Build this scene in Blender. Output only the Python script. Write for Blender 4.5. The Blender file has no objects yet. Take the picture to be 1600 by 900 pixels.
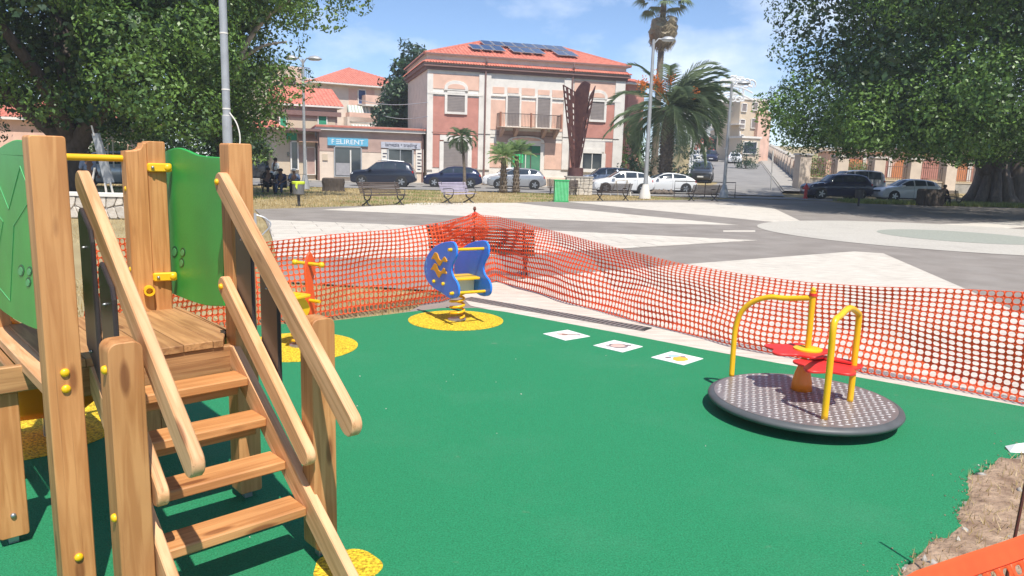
import bpy, math, random
import numpy as np
from mathutils import Vector, Matrix
random.seed(7); rng = np.random.default_rng(7)
SC = bpy.context.scene
COL = SC.collection
pi = math.pi
# ---------------------------------------------------------------- camera
FPX = 1150.0; PITCH = math.atan(193/1150); ROLL = math.atan(.028); EYE = 1.7
_F = np.array([0, math.cos(PITCH), -math.sin(PITCH)])
_R0 = np.array([1., 0, 0]); _U0 = np.array([0, math.sin(PITCH), math.cos(PITCH)])
_R = math.cos(ROLL)*_R0+math.sin(ROLL)*_U0; _U = math.cos(ROLL)*_U0-math.sin(ROLL)*_R0
_C = np.array([0, 0, EYE])
cam = bpy.data.cameras.new('camera'); camo = bpy.data.objects.new('camera', cam); COL.objects.link(camo)
cam.sensor_width = 36; cam.lens = 36*FPX/1600; cam.clip_end = 3000; cam.clip_start = .05
camo.matrix_world = Matrix([[_R[0], _U[0], -_F[0], 0], [_R[1], _U[1], -_F[1], 0], [_R[2], _U[2], -_F[2], EYE], [0, 0, 0, 1]])
SC.camera = camo
# ---------------------------------------------------------------- sky, sun, exposure
CLX = 7.2
SUN_EL = math.radians(60); SUN_AZ = math.radians(158)      # azimuth clockwise from +Y, direction TO the sun
sd = Vector((math.sin(SUN_AZ)*math.cos(SUN_EL), math.cos(SUN_AZ)*math.cos(SUN_EL), math.sin(SUN_EL)))
W = bpy.data.worlds.new('World'); SC.world = W; W.use_nodes = True
nt = W.node_tree; bg = nt.nodes['Background']; bg.inputs[1].default_value = .12
sky = nt.nodes.new('ShaderNodeTexSky'); sky.sky_type = 'NISHITA'; sky.sun_disc = False
sky.sun_elevation = SUN_EL; sky.sun_rotation = SUN_AZ; sky.air_density = .8; sky.dust_density = .05; sky.ozone_density = 4.5; sky.altitude = 600
tc = nt.nodes.new('ShaderNodeTexCoord'); mp = nt.nodes.new('ShaderNodeMapping'); mp.inputs['Scale'].default_value = (1, 1, 2.2); mp.inputs['Location'].default_value = (CLX, .4, .3)
nz = nt.nodes.new('ShaderNodeTexNoise'); nz.inputs['Scale'].default_value = 2.6; nz.inputs['Detail'].default_value = 7; nz.inputs['Roughness'].default_value = .58
cr = nt.nodes.new('ShaderNodeValToRGB'); cr.color_ramp.elements[0].position = .52; cr.color_ramp.elements[1].position = .73; cr.color_ramp.elements[1].color = (.85, .85, .85, 1)
mx = nt.nodes.new('ShaderNodeMix'); mx.data_type = 'RGBA'; mx.inputs[7].default_value = (7.2, 7.6, 8.3, 1)
nt.links.new(tc.outputs['Generated'], mp.inputs[0]); nt.links.new(mp.outputs[0], nz.inputs['Vector']); nt.links.new(nz.outputs[0], cr.inputs[0])
nt.links.new(cr.outputs[0], mx.inputs[0]); nt.links.new(sky.outputs[0], mx.inputs[6]); nt.links.new(mx.outputs[2], bg.inputs[0])
sl = bpy.data.lights.new('sun', 'SUN'); sl.energy = 4.2; sl.angle = math.radians(.53); sl.color = (1, .95, .87)
so = bpy.data.objects.new('sun', sl); COL.objects.link(so); so.rotation_euler = sd.to_track_quat('Z', 'Y').to_euler(); so.location = (0, 0, 60)
SC.view_settings.view_transform = 'Standard'; SC.view_settings.look = 'None'; SC.view_settings.exposure = .60; SC.view_settings.gamma = 1
SC.cycles.max_bounces = 6; SC.cycles.transparent_max_bounces = 8
# ---------------------------------------------------------------- photo pixel -> place in the world (used to read off positions)
def ray(x, y): return (x-800)/FPX*_R+(450-y)/FPX*_U+_F
def G(x, y, z=0):
    r = ray(x, y); return _C+(z-EYE)/r[2]*r
def D(x, y, Y):
    r = ray(x, y); return _C+Y/r[1]*r
def PJ(P):
    d = np.array(P, float)-_C; w = d@_F; return 800+FPX*(d@_R)/w, 450-FPX*(d@_U)/w
def zat(P, py):
    lo, hi = -1., 40.
    for _ in range(40):
        m = (lo+hi)/2
        if PJ((P[0], P[1], m))[1] > py: lo = m
        else: hi = m
    return lo
class Frame:                       # upright local frame: origin o, x axis at angle a, y axis inward
    def __init__(s, o, a): s.o = np.array([o[0], o[1], o[2] if len(o) > 2 else 0.]); s.a = a; s.X = np.array([math.cos(a), math.sin(a), 0]); s.Y = np.array([-math.sin(a), math.cos(a), 0])
    def onY(s, x, y, d=0):         # hit the plane local y = d -> (x, z)
        r = ray(x, y); P0 = s.o+d*s.Y; t = ((P0-_C)@s.Y)/(r@s.Y); P = _C+t*r-s.o; return P@s.X, P[2]
    def onX(s, x, y, d=0):         # hit the plane local x = d -> (y, z)
        r = ray(x, y); P0 = s.o+d*s.X; t = ((P0-_C)@s.X)/(r@s.X); P = _C+t*r-s.o; return P@s.Y, P[2]
    def w(s, x, y, z=0): return s.o+x*s.X+y*s.Y+np.array([0, 0, z])
# ---------------------------------------------------------------- materials
def mat(name, col, rough=.7, var=.12, scale=6., bump=0., bscale=None, metal=0., col2=None, stretch=None, spec=None, rnd=0., detail=4, coat=0, thr=None, coords='Object'):
    m = bpy.data.materials.new(name); m.use_nodes = True; t = m.node_tree; b = t.nodes['Principled BSDF']
    b.inputs['Roughness'].default_value = rough; b.inputs['Metallic'].default_value = metal
    if spec is not None: b.inputs['Specular IOR Level'].default_value = spec
    if coat: b.inputs['Coat Weight'].default_value = coat; b.inputs['Coat Roughness'].default_value = .05
    tcn = t.nodes.new('ShaderNodeTexCoord'); src = tcn.outputs[coords]
    if stretch:
        mpn = t.nodes.new('ShaderNodeMapping'); mpn.inputs['Scale'].default_value = stretch; t.links.new(src, mpn.inputs[0]); src = mpn.outputs[0]
    n = t.nodes.new('ShaderNodeTexNoise'); n.inputs['Scale'].default_value = scale; n.inputs['Detail'].default_value = detail; t.links.new(src, n.inputs['Vector'])
    r = t.nodes.new('ShaderNodeValToRGB'); lo, hi = thr or (.3, .7)
    r.color_ramp.elements[0].position = lo; r.color_ramp.elements[1].position = hi
    c2 = col2 if col2 is not None else tuple(min(1, c*(1+var)) for c in col)
    c1 = tuple(c*(1-var) for c in col) if col2 is None else col
    r.color_ramp.elements[0].color = (*c1, 1); r.color_ramp.elements[1].color = (*c2, 1)
    t.links.new(n.outputs[0], r.inputs[0]); out = r.outputs[0]
    if rnd:
        oi = t.nodes.new('ShaderNodeObjectInfo'); h = t.nodes.new('ShaderNodeHueSaturation'); mr = t.nodes.new('ShaderNodeMapRange')
        mr.inputs[3].default_value = 1-rnd; mr.inputs[4].default_value = 1+rnd
        t.links.new(oi.outputs['Random'], mr.inputs[0]); t.links.new(mr.outputs[0], h.inputs['Value']); t.links.new(out, h.inputs['Color']); out = h.outputs[0]
    t.links.new(out, b.inputs['Base Color'])
    if bump:
        bn = t.nodes.new('ShaderNodeTexNoise'); bn.inputs['Scale'].default_value = bscale or scale*4; bn.inputs['Detail'].default_value = 5; t.links.new(src, bn.inputs['Vector'])
        bu = t.nodes.new('ShaderNodeBump'); bu.inputs['Strength'].default_value = min(1, bump); bu.inputs['Distance'].default_value = .02*max(1, bump)
        t.links.new(bn.outputs[0], bu.inputs['Height']); t.links.new(bu.outputs[0], b.inputs['Normal'])
    return m
def wood(name, light, dark, rnd=.1):
    m = bpy.data.materials.new(name); m.use_nodes = True; t = m.node_tree; b = t.nodes['Principled BSDF']; b.inputs['Roughness'].default_value = .62
    L = t.links.new; tcn = t.nodes.new('ShaderNodeTexCoord'); oi = t.nodes.new('ShaderNodeObjectInfo')
    ad = t.nodes.new('ShaderNodeVectorMath'); ad.operation = 'ADD'; sc = t.nodes.new('ShaderNodeVectorMath'); sc.operation = 'SCALE'; sc.inputs[3].default_value = 37.
    cx = t.nodes.new('ShaderNodeCombineXYZ'); L(oi.outputs['Random'], cx.inputs[0]); L(oi.outputs['Random'], cx.inputs[2]); L(cx.outputs[0], sc.inputs[0]); L(tcn.outputs['Object'], ad.inputs[0]); L(sc.outputs[0], ad.inputs[1])
    mpn = t.nodes.new('ShaderNodeMapping'); mpn.inputs['Scale'].default_value = (14, 14, .9); L(ad.outputs[0], mpn.inputs[0])
    wv = t.nodes.new('ShaderNodeTexNoise'); wv.inputs['Scale'].default_value = 2.2; wv.inputs['Detail'].default_value = 6; wv.inputs['Distortion'].default_value = .9; L(mpn.outputs[0], wv.inputs['Vector'])
    r = t.nodes.new('ShaderNodeValToRGB'); e = r.color_ramp.elements; e[0].position = .38; e[1].position = .60; e[0].color = (*dark, 1); e[1].color = (*light, 1); L(wv.outputs[0], r.inputs[0])
    # knots
    mk = t.nodes.new('ShaderNodeMapping'); mk.inputs['Scale'].default_value = (5, 5, 1.3); L(ad.outputs[0], mk.inputs[0])
    vo = t.nodes.new('ShaderNodeTexVoronoi'); vo.inputs['Scale'].default_value = 1.6; L(mk.outputs[0], vo.inputs['Vector'])
    rk = t.nodes.new('ShaderNodeValToRGB'); ek = rk.color_ramp.elements; ek[0].position = .10; ek[0].color = (.34, .22, .16, 1); ek[1].position = .17; ek[1].color = (1, 1, 1, 1); L(vo.outputs['Distance'], rk.inputs[0])
    mxk = t.nodes.new('ShaderNodeMix'); mxk.data_type = 'RGBA'; mxk.blend_type = 'MULTIPLY'; mxk.inputs[0].default_value = .75; L(r.outputs[0], mxk.inputs[6]); L(rk.outputs[0], mxk.inputs[7])
    # long weathered streaks and darker ends
    n2 = t.nodes.new('ShaderNodeTexNoise'); n2.inputs['Scale'].default_value = 2.6; n2.inputs['Detail'].default_value = 3; L(ad.outputs[0], n2.inputs['Vector'])
    r2 = t.nodes.new('ShaderNodeValToRGB'); r2.color_ramp.elements[0].position = .35; r2.color_ramp.elements[0].color = (.74, .70, .66, 1); r2.color_ramp.elements[1].position = .62; L(n2.outputs[0], r2.inputs[0])
    mx2 = t.nodes.new('ShaderNodeMix'); mx2.data_type = 'RGBA'; mx2.blend_type = 'MULTIPLY'; mx2.inputs[0].default_value = .6; L(mxk.outputs[2], mx2.inputs[6]); L(r2.outputs[0], mx2.inputs[7])
    mc = t.nodes.new('ShaderNodeMapping'); mc.inputs['Scale'].default_value = (34, 34, .55); L(ad.outputs[0], mc.inputs[0])
    nc = t.nodes.new('ShaderNodeTexNoise'); nc.inputs['Scale'].default_value = 2.; nc.inputs['Detail'].default_value = 2; L(mc.outputs[0], nc.inputs['Vector'])
    rc_ = t.nodes.new('ShaderNodeValToRGB'); rc_.color_ramp.elements[0].position = .27; rc_.color_ramp.elements[0].color = (.50, .42, .36, 1); rc_.color_ramp.elements[1].position = .36; L(nc.outputs[0], rc_.inputs[0])
    mx3 = t.nodes.new('ShaderNodeMix'); mx3.data_type = 'RGBA'; mx3.blend_type = 'MULTIPLY'; mx3.inputs[0].default_value = .65; L(mx2.outputs[2], mx3.inputs[6]); L(rc_.outputs[0], mx3.inputs[7]); mx2 = mx3
    h = t.nodes.new('ShaderNodeHueSaturation'); mr = t.nodes.new('ShaderNodeMapRange'); mr.inputs[3].default_value = 1-rnd; mr.inputs[4].default_value = 1+rnd
    L(oi.outputs['Random'], mr.inputs[0]); L(mr.outputs[0], h.inputs['Value']); L(mx2.outputs[2], h.inputs['Color']); L(h.outputs[0], b.inputs['Base Color'])
    bu = t.nodes.new('ShaderNodeBump'); bu.inputs['Strength'].default_value = .25; bu.inputs['Distance'].default_value = .004; L(wv.outputs[0], bu.inputs['Height']); L(bu.outputs[0], b.inputs['Normal'])
    return m
def leafmat(name, dark, light, trans=.35):
    m = bpy.data.materials.new(name); m.use_nodes = True; t = m.node_tree; b = t.nodes['Principled BSDF']; b.inputs['Roughness'].default_value = .45
    g = t.nodes.new('ShaderNodeNewGeometry'); r = t.nodes.new('ShaderNodeValToRGB'); r.color_ramp.elements[0].color = (*dark, 1); r.color_ramp.elements[1].color = (*light, 1)
    tcn = t.nodes.new('ShaderNodeTexCoord'); nn = t.nodes.new('ShaderNodeTexNoise'); nn.inputs['Scale'].default_value = .55; nn.inputs['Detail'].default_value = 3; t.links.new(tcn.outputs['Object'], nn.inputs['Vector'])  # clump-sized noise puts sunlit and shaded crown clumps into the leaf colour
    ma = t.nodes.new('ShaderNodeMath'); ma.operation = 'MULTIPLY_ADD'; ma.inputs[1].default_value = .55; mb = t.nodes.new('ShaderNodeMapRange'); mb.inputs[1].default_value = .38; mb.inputs[2].default_value = .66; mb.inputs[4].default_value = .6
    t.links.new(nn.outputs[0], mb.inputs[0]); t.links.new(g.outputs['Random Per Island'], ma.inputs[0]); t.links.new(mb.outputs[0], ma.inputs[2])
    t.links.new(ma.outputs[0], r.inputs[0]); t.links.new(r.outputs[0], b.inputs['Base Color'])
    tr = t.nodes.new('ShaderNodeBsdfTranslucent'); ms = t.nodes.new('ShaderNodeMixShader'); ms.inputs[0].default_value = trans
    h = t.nodes.new('ShaderNodeHueSaturation'); h.inputs['Value'].default_value = 1.6; h.inputs['Saturation'].default_value = 1.1; t.links.new(r.outputs[0], h.inputs['Color']); t.links.new(h.outputs[0], tr.inputs[0])
    o = t.nodes['Material Output']; t.links.new(b.outputs[0], ms.inputs[1]); t.links.new(tr.outputs[0], ms.inputs[2]); t.links.new(ms.outputs[0], o.inputs[0])
    return m
def glassmat(name, col, rough=.08):
    m = mat(name, col, rough, .1, 3); m.node_tree.nodes['Principled BSDF'].inputs['Specular IOR Level'].default_value = .9; return m
# ---------------------------------------------------------------- mesh helpers
class MB:
    def __init__(s): s.v = []; s.f = []
    def add(s, v, f):
        n = len(s.v); s.v += [tuple(map(float, p)) for p in v]; s.f += [tuple(i+n for i in q) for q in f]; return s
    def box(s, x0, x1, y0, y1, z0, z1):
        return s.add([(x0, y0, z0), (x1, y0, z0), (x1, y1, z0), (x0, y1, z0), (x0, y0, z1), (x1, y0, z1), (x1, y1, z1), (x0, y1, z1)],
                     [(0, 3, 2, 1), (4, 5, 6, 7), (0, 1, 5, 4), (1, 2, 6, 5), (2, 3, 7, 6), (3, 0, 4, 7)])
    def tube(s, pts, r, n=8, cap=True, r1=None):
        P = [Vector(p) for p in pts]; m = len(P); rings = []; up = Vector((0, 0, 1))
        prev = None
        for i in range(m):
            d = ((P[min(i+1, m-1)]-P[max(i-1, 0)])).normalized()
            a = prev-d*prev.dot(d) if prev is not None else (up.cross(d) if abs(d.z) < .95 else Vector((1, 0, 0)))
            if a.length < 1e-6: a = Vector((1, 0, 0))
            a.normalize(); prev = a; b = d.cross(a)
            rr = (r[i] if isinstance(r, (list, tuple)) else (r if r1 is None else r+(r1-r)*i/(m-1)))
            rings.append([P[i]+a*math.cos(2*pi*k/n)*rr+b*math.sin(2*pi*k/n)*rr for k in range(n)])
        v = [p for q in rings for p in q]; f = []
        for i in range(m-1):
            for k in range(n): f.append((i*n+k, i*n+(k+1) % n, (i+1)*n+(k+1) % n, (i+1)*n+k))
        if cap: f.append(tuple(range(n-1, -1, -1))); f.append(tuple(range((m-1)*n, m*n)))
        return s.add(v, f)
    def lathe(s, prof, c=(0, 0, 0), n=16, sy=1.):
        v = []; f = []; m = len(prof)
        for r, z in prof:
            for k in range(n): v.append((c[0]+r*math.cos(2*pi*k/n), c[1]+sy*r*math.sin(2*pi*k/n), c[2]+z))
        for i in range(m-1):
            for k in range(n): f.append((i*n+k, i*n+(k+1) % n, (i+1)*n+(k+1) % n, (i+1)*n+k))
        f.append(tuple(range(n-1, -1, -1))); f.append(tuple(range((m-1)*n, m*n)))
        return s.add(v, f)
    def slab(s, out, t, b=.004, M=None, y0=None):     # outline (x,z), thickness t along y, chamfer b
        n = len(out); o = [Vector((p[0], p[1])) for p in out]
        ar = sum(o[i].x*o[(i+1) % n].y-o[(i+1) % n].x*o[i].y for i in range(n))
        if ar < 0: o.reverse()
        ins = []
        for i in range(n):
            d1 = (o[i]-o[i-1]).normalized(); d2 = (o[(i+1) % n]-o[i]).normalized(); n1 = Vector((-d1.y, d1.x)); n2 = Vector((-d2.y, d2.x)); nn = (n1+n2)
            if nn.length < 1e-4: nn = n1
            nn.normalize(); k = b/max(.4, nn.dot(n1)); ins.append(o[i]+nn*k)
        h = t/2; yc = 0 if y0 is None else y0
        rings = [(ins, yc-h), (o, yc-h+b), (o, yc+h-b), (ins, yc+h)]
        v = [Vector((p.x, y, p.y)) for q, y in rings for p in q]
        if M is not None: v = [M @ p for p in v]
        f = []
        for i in range(3):
            for k in range(n): f.append((i*n+k, i*n+(k+1) % n, (i+1)*n+(k+1) % n, (i+1)*n+k))
        f.append(tuple(range(n-1, -1, -1))); f.append(tuple(range(3*n, 4*n)))
        return s.add(v, f)
    def mesh(s, name, m=None, smooth=False):
        me = bpy.data.meshes.new(name); me.from_pydata(s.v, [], s.f)
        if m is not None: me.materials.append(m)
        if smooth:
            me.polygons.foreach_set('use_smooth', [True]*len(me.polygons))
            if smooth != 'all': me.set_sharp_from_angle(angle=math.radians(smooth if smooth is not True else 35))
        me.update(); return me
    def build(s, name, m, parent=None, smooth=False, loc=None, rot=None):
        return link(name, s.mesh(name, m, smooth), parent, loc, rot)
def link(name, me, parent=None, loc=None, rot=None, M=None):
    o = bpy.data.objects.new(name, me); COL.objects.link(o)
    if parent: o.parent = parent
    if loc is not None: o.location = [float(q) for q in loc]
    if rot is not None: o.rotation_euler = rot
    if M is not None: o.matrix_local = M
    return o
def tag(o, label=None, cat=None, group=None, kind=None):
    if label: o['label'] = label
    if cat: o['category'] = cat
    if group: o['group'] = group
    if kind: o['kind'] = kind
    return o
def empty(name, loc=(0, 0, 0), rz=0, label=None, cat=None, group=None):
    o = bpy.data.objects.new(name, None); COL.objects.link(o); o.location = [float(q) for q in loc]; o.rotation_euler = (0, 0, rz); o.empty_display_size = .2
    return tag(o, label, cat, group)
def kids(o): return [c for c in bpy.data.objects if c.parent is o]
def dup(root, loc=None, rz=None, label=None, scale=None):
    def cp(o, par):
        c = o.copy(); COL.objects.link(c)
        if par is not None: c.parent = par
        for k in list(TREE.get(o.name, [])): cp(k, c)
        return c
    TREE = {}
    for o in bpy.data.objects:
        if o.parent: TREE.setdefault(o.parent.name, []).append(o)
    r = cp(root, None)
    if loc is not None: r.location = [float(q) for q in loc]
    if rz is not None: r.rotation_euler = (0, 0, rz)
    if label: r['label'] = label
    if scale: r.scale = (scale,)*3 if not isinstance(scale, tuple) else scale
    return r
def rect(w, l, r=.0, seg=4, z0=0.):                    # outline w across (x), l along (z), corner radius r
    if r <= 0: return [(-w/2, z0), (w/2, z0), (w/2, z0+l), (-w/2, z0+l)]
    pts = []
    for cx, cz, a0 in ((w/2-r, z0+r, -pi/2), (w/2-r, z0+l-r, 0), (-w/2+r, z0+l-r, pi/2), (-w/2+r, z0+r, pi)):
        for k in range(seg+1): a = a0+pi/2*k/seg; pts.append((cx+r*math.cos(a), cz+r*math.sin(a)))
    return pts
def board(name, parent, p0, p1, w, t, m, wdir=(0, 0, 1), b=.005, r=0., out=None):
    """timber piece: local z runs along its length, w measured along wdir, t across"""
    p0 = Vector([float(q) for q in p0]); p1 = Vector([float(q) for q in p1]); Z = (p1-p0).normalized(); X = Vector(wdir); X = (X-Z*X.dot(Z)).normalized(); Y = Z.cross(X)
    M = Matrix([[X[i], Y[i], Z[i], p0[i]] for i in range(3)]+[[0, 0, 0, 1]])
    me = MB().slab(out or rect(w, (p1-p0).length, r), t, b).mesh(name, m, smooth=25 if (r or out) else False)
    return link(name, me, parent, M=M)
def cap_bolt(parent, p, d, m, r=.013):
    d = Vector(d).normalized(); q = d.to_track_quat('Z', 'Y').to_matrix().to_4x4(); q.translation = Vector([float(x) for x in p])
    me = BOLT.get((m.name, r))
    if me is None: me = MB().lathe([(r, -.004), (r, .004), (r*.85, .009), (r*.45, .012), (r*.05, .013)], n=12).mesh('bolt_cap', m, 'all'); BOLT[(m.name, r)] = me
    return link('bolt_cap', me, parent, M=q)
BOLT = {}
def text(name, body, size, m, parent, loc, rot=(pi/2, 0, 0), ext=.01, align='CENTER', sx=1.):
    c = bpy.data.curves.new(name, 'FONT'); c.body = body; c.size = size; c.extrude = ext; c.align_x = align; c.align_y = 'CENTER'; c.resolution_u = 3
    tmp = bpy.data.objects.new(name, c); COL.objects.link(tmp)
    dg = bpy.context.evaluated_depsgraph_get(); me = bpy.data.meshes.new_from_object(tmp.evaluated_get(dg)); bpy.data.objects.remove(tmp)
    me.materials.clear(); me.materials.append(m); o = link(name, me, parent, loc, rot); o.scale = (sx, 1, 1); return o
def numesh(name, V, F, m, parent=None):                # fast mesh from numpy arrays; F is (n,3) or (n,4)
    me = bpy.data.meshes.new(name); V = np.asarray(V, np.float32); F = np.asarray(F, np.int32); k = F.shape[1]
    me.vertices.add(len(V)); me.vertices.foreach_set('co', V.ravel()); me.loops.add(F.size); me.loops.foreach_set('vertex_index', F.ravel())
    me.polygons.add(len(F)); me.polygons.foreach_set('loop_start', np.arange(0, F.size, k, dtype=np.int32)); me.materials.append(m); me.update(calc_edges=True)
    return link(name, me, parent)
def poly_clip(P, Q):                                    # clip polygon P by convex ccw polygon Q
    out = [tuple(p) for p in P]
    for i in range(len(Q)):
        a = Q[i]; b = Q[(i+1) % len(Q)]; inp = out; out = []
        if not inp: return []
        def side(p): return (b[0]-a[0])*(p[1]-a[1])-(b[1]-a[1])*(p[0]-a[0])
        for j in range(len(inp)):
            p = inp[j]; q = inp[(j+1) % len(inp)]; sp = side(p); sq = side(q)
            if sp >= 0: out.append(p)
            if (sp >= 0) != (sq >= 0):
                t = sp/(sp-sq); out.append((p[0]+t*(q[0]-p[0]), p[1]+t*(q[1]-p[1])))
    return out
def sheet(name, pts, z, m, parent=None, kind=None, th=0.):
    n = len(pts); ar = sum(pts[i][0]*pts[(i+1) % n][1]-pts[(i+1) % n][0]*pts[i][1] for i in range(n))
    if ar < 0: pts = pts[::-1]
    v = [(p[0], p[1], z) for p in pts]; f = [tuple(range(n))]
    if th:
        v += [(p[0], p[1], z-th) for p in pts]; f += [(i, i+n, (i+1) % n+n, (i+1) % n) for i in range(n)]
    o = MB().add(v, f).build(name, m, parent)
    if kind: o['kind'] = kind
    return o
# ================================================================ materials
M_ = {}
M_['green_rubber'] = mat('green_rubber', (.004, .155, .056), .85, scale=130, bump=.5, bscale=170, col2=(.016, .265, .11), thr=(.34, .66))
def dust(m, col, scale, lo, hi, amt):
    t = m.node_tree; b = t.nodes['Principled BSDF']; src = b.inputs['Base Color'].links[0].from_socket; g = t.nodes.new('ShaderNodeTexCoord'); n = t.nodes.new('ShaderNodeTexNoise'); n.inputs['Scale'].default_value = scale; n.inputs['Detail'].default_value = 9; n.inputs['Roughness'].default_value = .65
    r = t.nodes.new('ShaderNodeMapRange'); r.inputs[1].default_value = lo; r.inputs[2].default_value = hi; r.inputs[4].default_value = amt; x = t.nodes.new('ShaderNodeMix'); x.data_type = 'RGBA'; x.inputs[7].default_value = (*col, 1)
    t.links.new(g.outputs['Object'], n.inputs['Vector']); t.links.new(n.outputs[0], r.inputs[0]); t.links.new(r.outputs[0], x.inputs[0]); t.links.new(src, x.inputs[6]); t.links.new(x.outputs[2], b.inputs['Base Color'])
dust(M_['green_rubber'], (.08, .24, .14), .9, .5, .75, .25); dust(M_['green_rubber'], (.30, .28, .20), 2.3, .66, .80, .5)
M_['yellow_rubber'] = mat('yellow_rubber', (.42, .25, .004), .85, scale=75, bump=1, bscale=80, col2=(.95, .66, .03), thr=(.38, .58))
M_['asphalt'] = mat('plaza_asphalt', (.205, .178, .155), .9, scale=1.2, bump=.2, bscale=60, col2=(.275, .243, .215), detail=8)
M_['road'] = mat('road_asphalt', (.21, .20, .19), .9, scale=.6, bump=.2, bscale=40, col2=(.28, .265, .25), detail=8)
M_['paving'] = mat('pale_paving', (.46, .415, .355), .85, scale=3.2, bump=.3, bscale=30, col2=(.64, .585, .505), stretch=(1, 4, 1), detail=8, rnd=.06)
M_['joint'] = mat('mortar_joint', (.36, .33, .30), .9, scale=5)
M_['dry'] = mat('dry_grass_soil', (.27, .20, .095), .95, scale=.8, bump=.5, bscale=25, col2=(.36, .29, .15), detail=10)
M_['dirt'] = mat('dirt', (.20, .125, .08), .95, scale=9, bump=1, bscale=40, col2=(.44, .31, .21), detail=10)
M_['straw'] = leafmat('straw', (.35, .25, .10), (.60, .48, .26), .2)
M_['weed'] = leafmat('green_weed', (.12, .17, .04), (.30, .34, .10), .3)
M_['pebble'] = mat('pebble_circle', (.42, .385, .325), .85, scale=14, bump=.4, bscale=60, col2=(.52, .49, .44), detail=6)
M_['pebble_green'] = mat('greenish_pebbles', (.27, .28, .235), .85, scale=14, bump=.4, bscale=60, col2=(.34, .35, .30))
M_['concrete'] = mat('concrete', (.30, .28, .25), .9, scale=3, bump=.3, col2=(.42, .39, .35), detail=8)
dust(M_['asphalt'], (.33, .31, .28), 1.1, .5, .8, .5); dust(M_['paving'], (.34, .30, .26), .8, .52, .8, .6); dust(M_['pebble'], (.33, .30, .27), .7, .5, .8, .5)
# ================================================================ terrain: one sheet, ramp up the side street on the right
def hill(x, y):
    k = min(1, max(0, (x-9.3-.20*max(0, y-51))/3)); h = .057*min(150, max(0, y-51)); return k*h
xs = sorted(set(list(np.arange(-60, 80, 2.5))+[-900, -500, -250, -120, 120, 200, 350, 600, 900])); ys = sorted(set(list(np.arange(-9, 220, 3.))+[-60, -300, 300, 450, 700, 1200]))
v = [(x, y, hill(x, y)-.03) for y in ys for x in xs]; n = len(xs)
f = [(j*n+i, j*n+i+1, (j+1)*n+i+1, (j+1)*n+i) for j in range(len(ys)-1) for i in range(n-1)]
MB().add(v, f).build('ground', M_['dry'])['kind'] = 'structure'
def GP(l, z=0): return [tuple(G(x, y, z)[:2]) for x, y in l]
# plaza of grey asphalt
plz = GP([(398, 327), (550, 322), (700, 320.5), (850, 315), (1160, 311)])+[(30, 47), (60, 47), (60, -6), (-6, -6), (-6, 2)]
plz += [tuple(G(x, y)[:2]) for x, y in ((640, 486), (700, 455), (440, 440), (430, 385), (415, 345))]
pl_left = plz
sheet('plaza', plz, 0, M_['asphalt'], kind='structure')
# street in front of the villa and the side street up the hill
RD = .29
sheet('street', [(-60, 45.5), (-20, 45.5), (8, 46.5), (13, 46.8), (60, 46.8), (60, 51), (-60, 51), ], .004, M_['road'], kind='structure')
def ramp_strip(name, off0, off1, y0, y1, m, dz, kind='structure'):
    v = []; f = []; yy = np.linspace(y0, y1, 30)
    for y in yy:
        for o in (off0, off1):
            x = 17.2+RD*(y-65)+o; v.append((x, y, .057*max(0, y-51)*min(1, max(0, (x-9.3-.20*max(0, y-51))/3))+dz))
    f = [(2*i, 2*i+1, 2*i+3, 2*i+2) for i in range(len(yy)-1)]
    o = MB().add(v, f).build(name, m); o['kind'] = kind; return o
sheet('street_side', [(-60, 51), (13.6, 51), (13.6, 53.4), (8, 55.2), (-60, 55.2)], .004, M_['road'], kind='structure').name = 'street_bay'
ramp_strip('side_street', -2.6, 5.4, 51, 200, M_['road'], .07)
ramp_strip('side_street_pavement', 5.55, 7.3, 54, 190, M_['concrete'], .19)
def kerb(): 
    v = []; f = []; yy = np.linspace(54, 190, 40)
    for y in yy:
        x = 17.2+RD*(y-65)+5.4; z = hill(x, y); v += [(x, y, z-.02), (x, y, z+.13), (x+.16, y, z+.13)]
    for i in range(len(yy)-1): a = 3*i; f += [(a, a+1, a+4, a+3), (a+1, a+2, a+5, a+4)]
    MB().add(v, f).build('kerb', M_['concrete'])['kind'] = 'structure'
kerb()
sheet('pavement', [(-60, 55.2), (8, 55.2), (8.8, 57.5), (-60, 57.5)], .12, M_['concrete'], kind='structure', th=.14)
# ---- pale paving figures of the plaza
whites = {
 'B': [(503, 328), (660, 317), (806, 317), (850, 322), (1157, 352), (1029, 349.5), (850, 343), (640, 334)],
 'A': [(883, 315), (1136, 317), (1208, 325), (1250, 345), (1208, 347), (1003, 327)],
 'D': [(419, 344), (656, 353), (865, 361), (1183, 376), (962, 389), (850, 396), (640, 404), (432, 402)],
 'F': [(1084, 412), (1335, 393), (1380, 396), (1500, 448), (1600, 492), (1610, 640), (790, 490), (735, 478), (706, 450), (850, 432)],
 'K': [(1455, 351), (1600, 346), (1640, 352), (1560, 358)],
 'N': [(1130, 360), (1180, 360), (1180, 362.5), (1130, 362.5)]}
for k in whites:
    o = sheet('paving_figure', GP(whites[k]), .004 if k != 'F' else .004, M_['paving' if k in 'ABFK' else ('joint' if k == 'D' else 'paving')], kind='structure')
def hull(pts):
    pts = sorted(pts)
    def half(ps):
        h = []
        for p in ps:
            while len(h) > 1 and (h[-1][0]-h[-2][0])*(p[1]-h[-2][1])-(h[-1][1]-h[-2][1])*(p[0]-h[-2][0]) <= 0: h.pop()
            h.append(p)
        return h[:-1]
    return half(pts)+half(pts[::-1])
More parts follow.
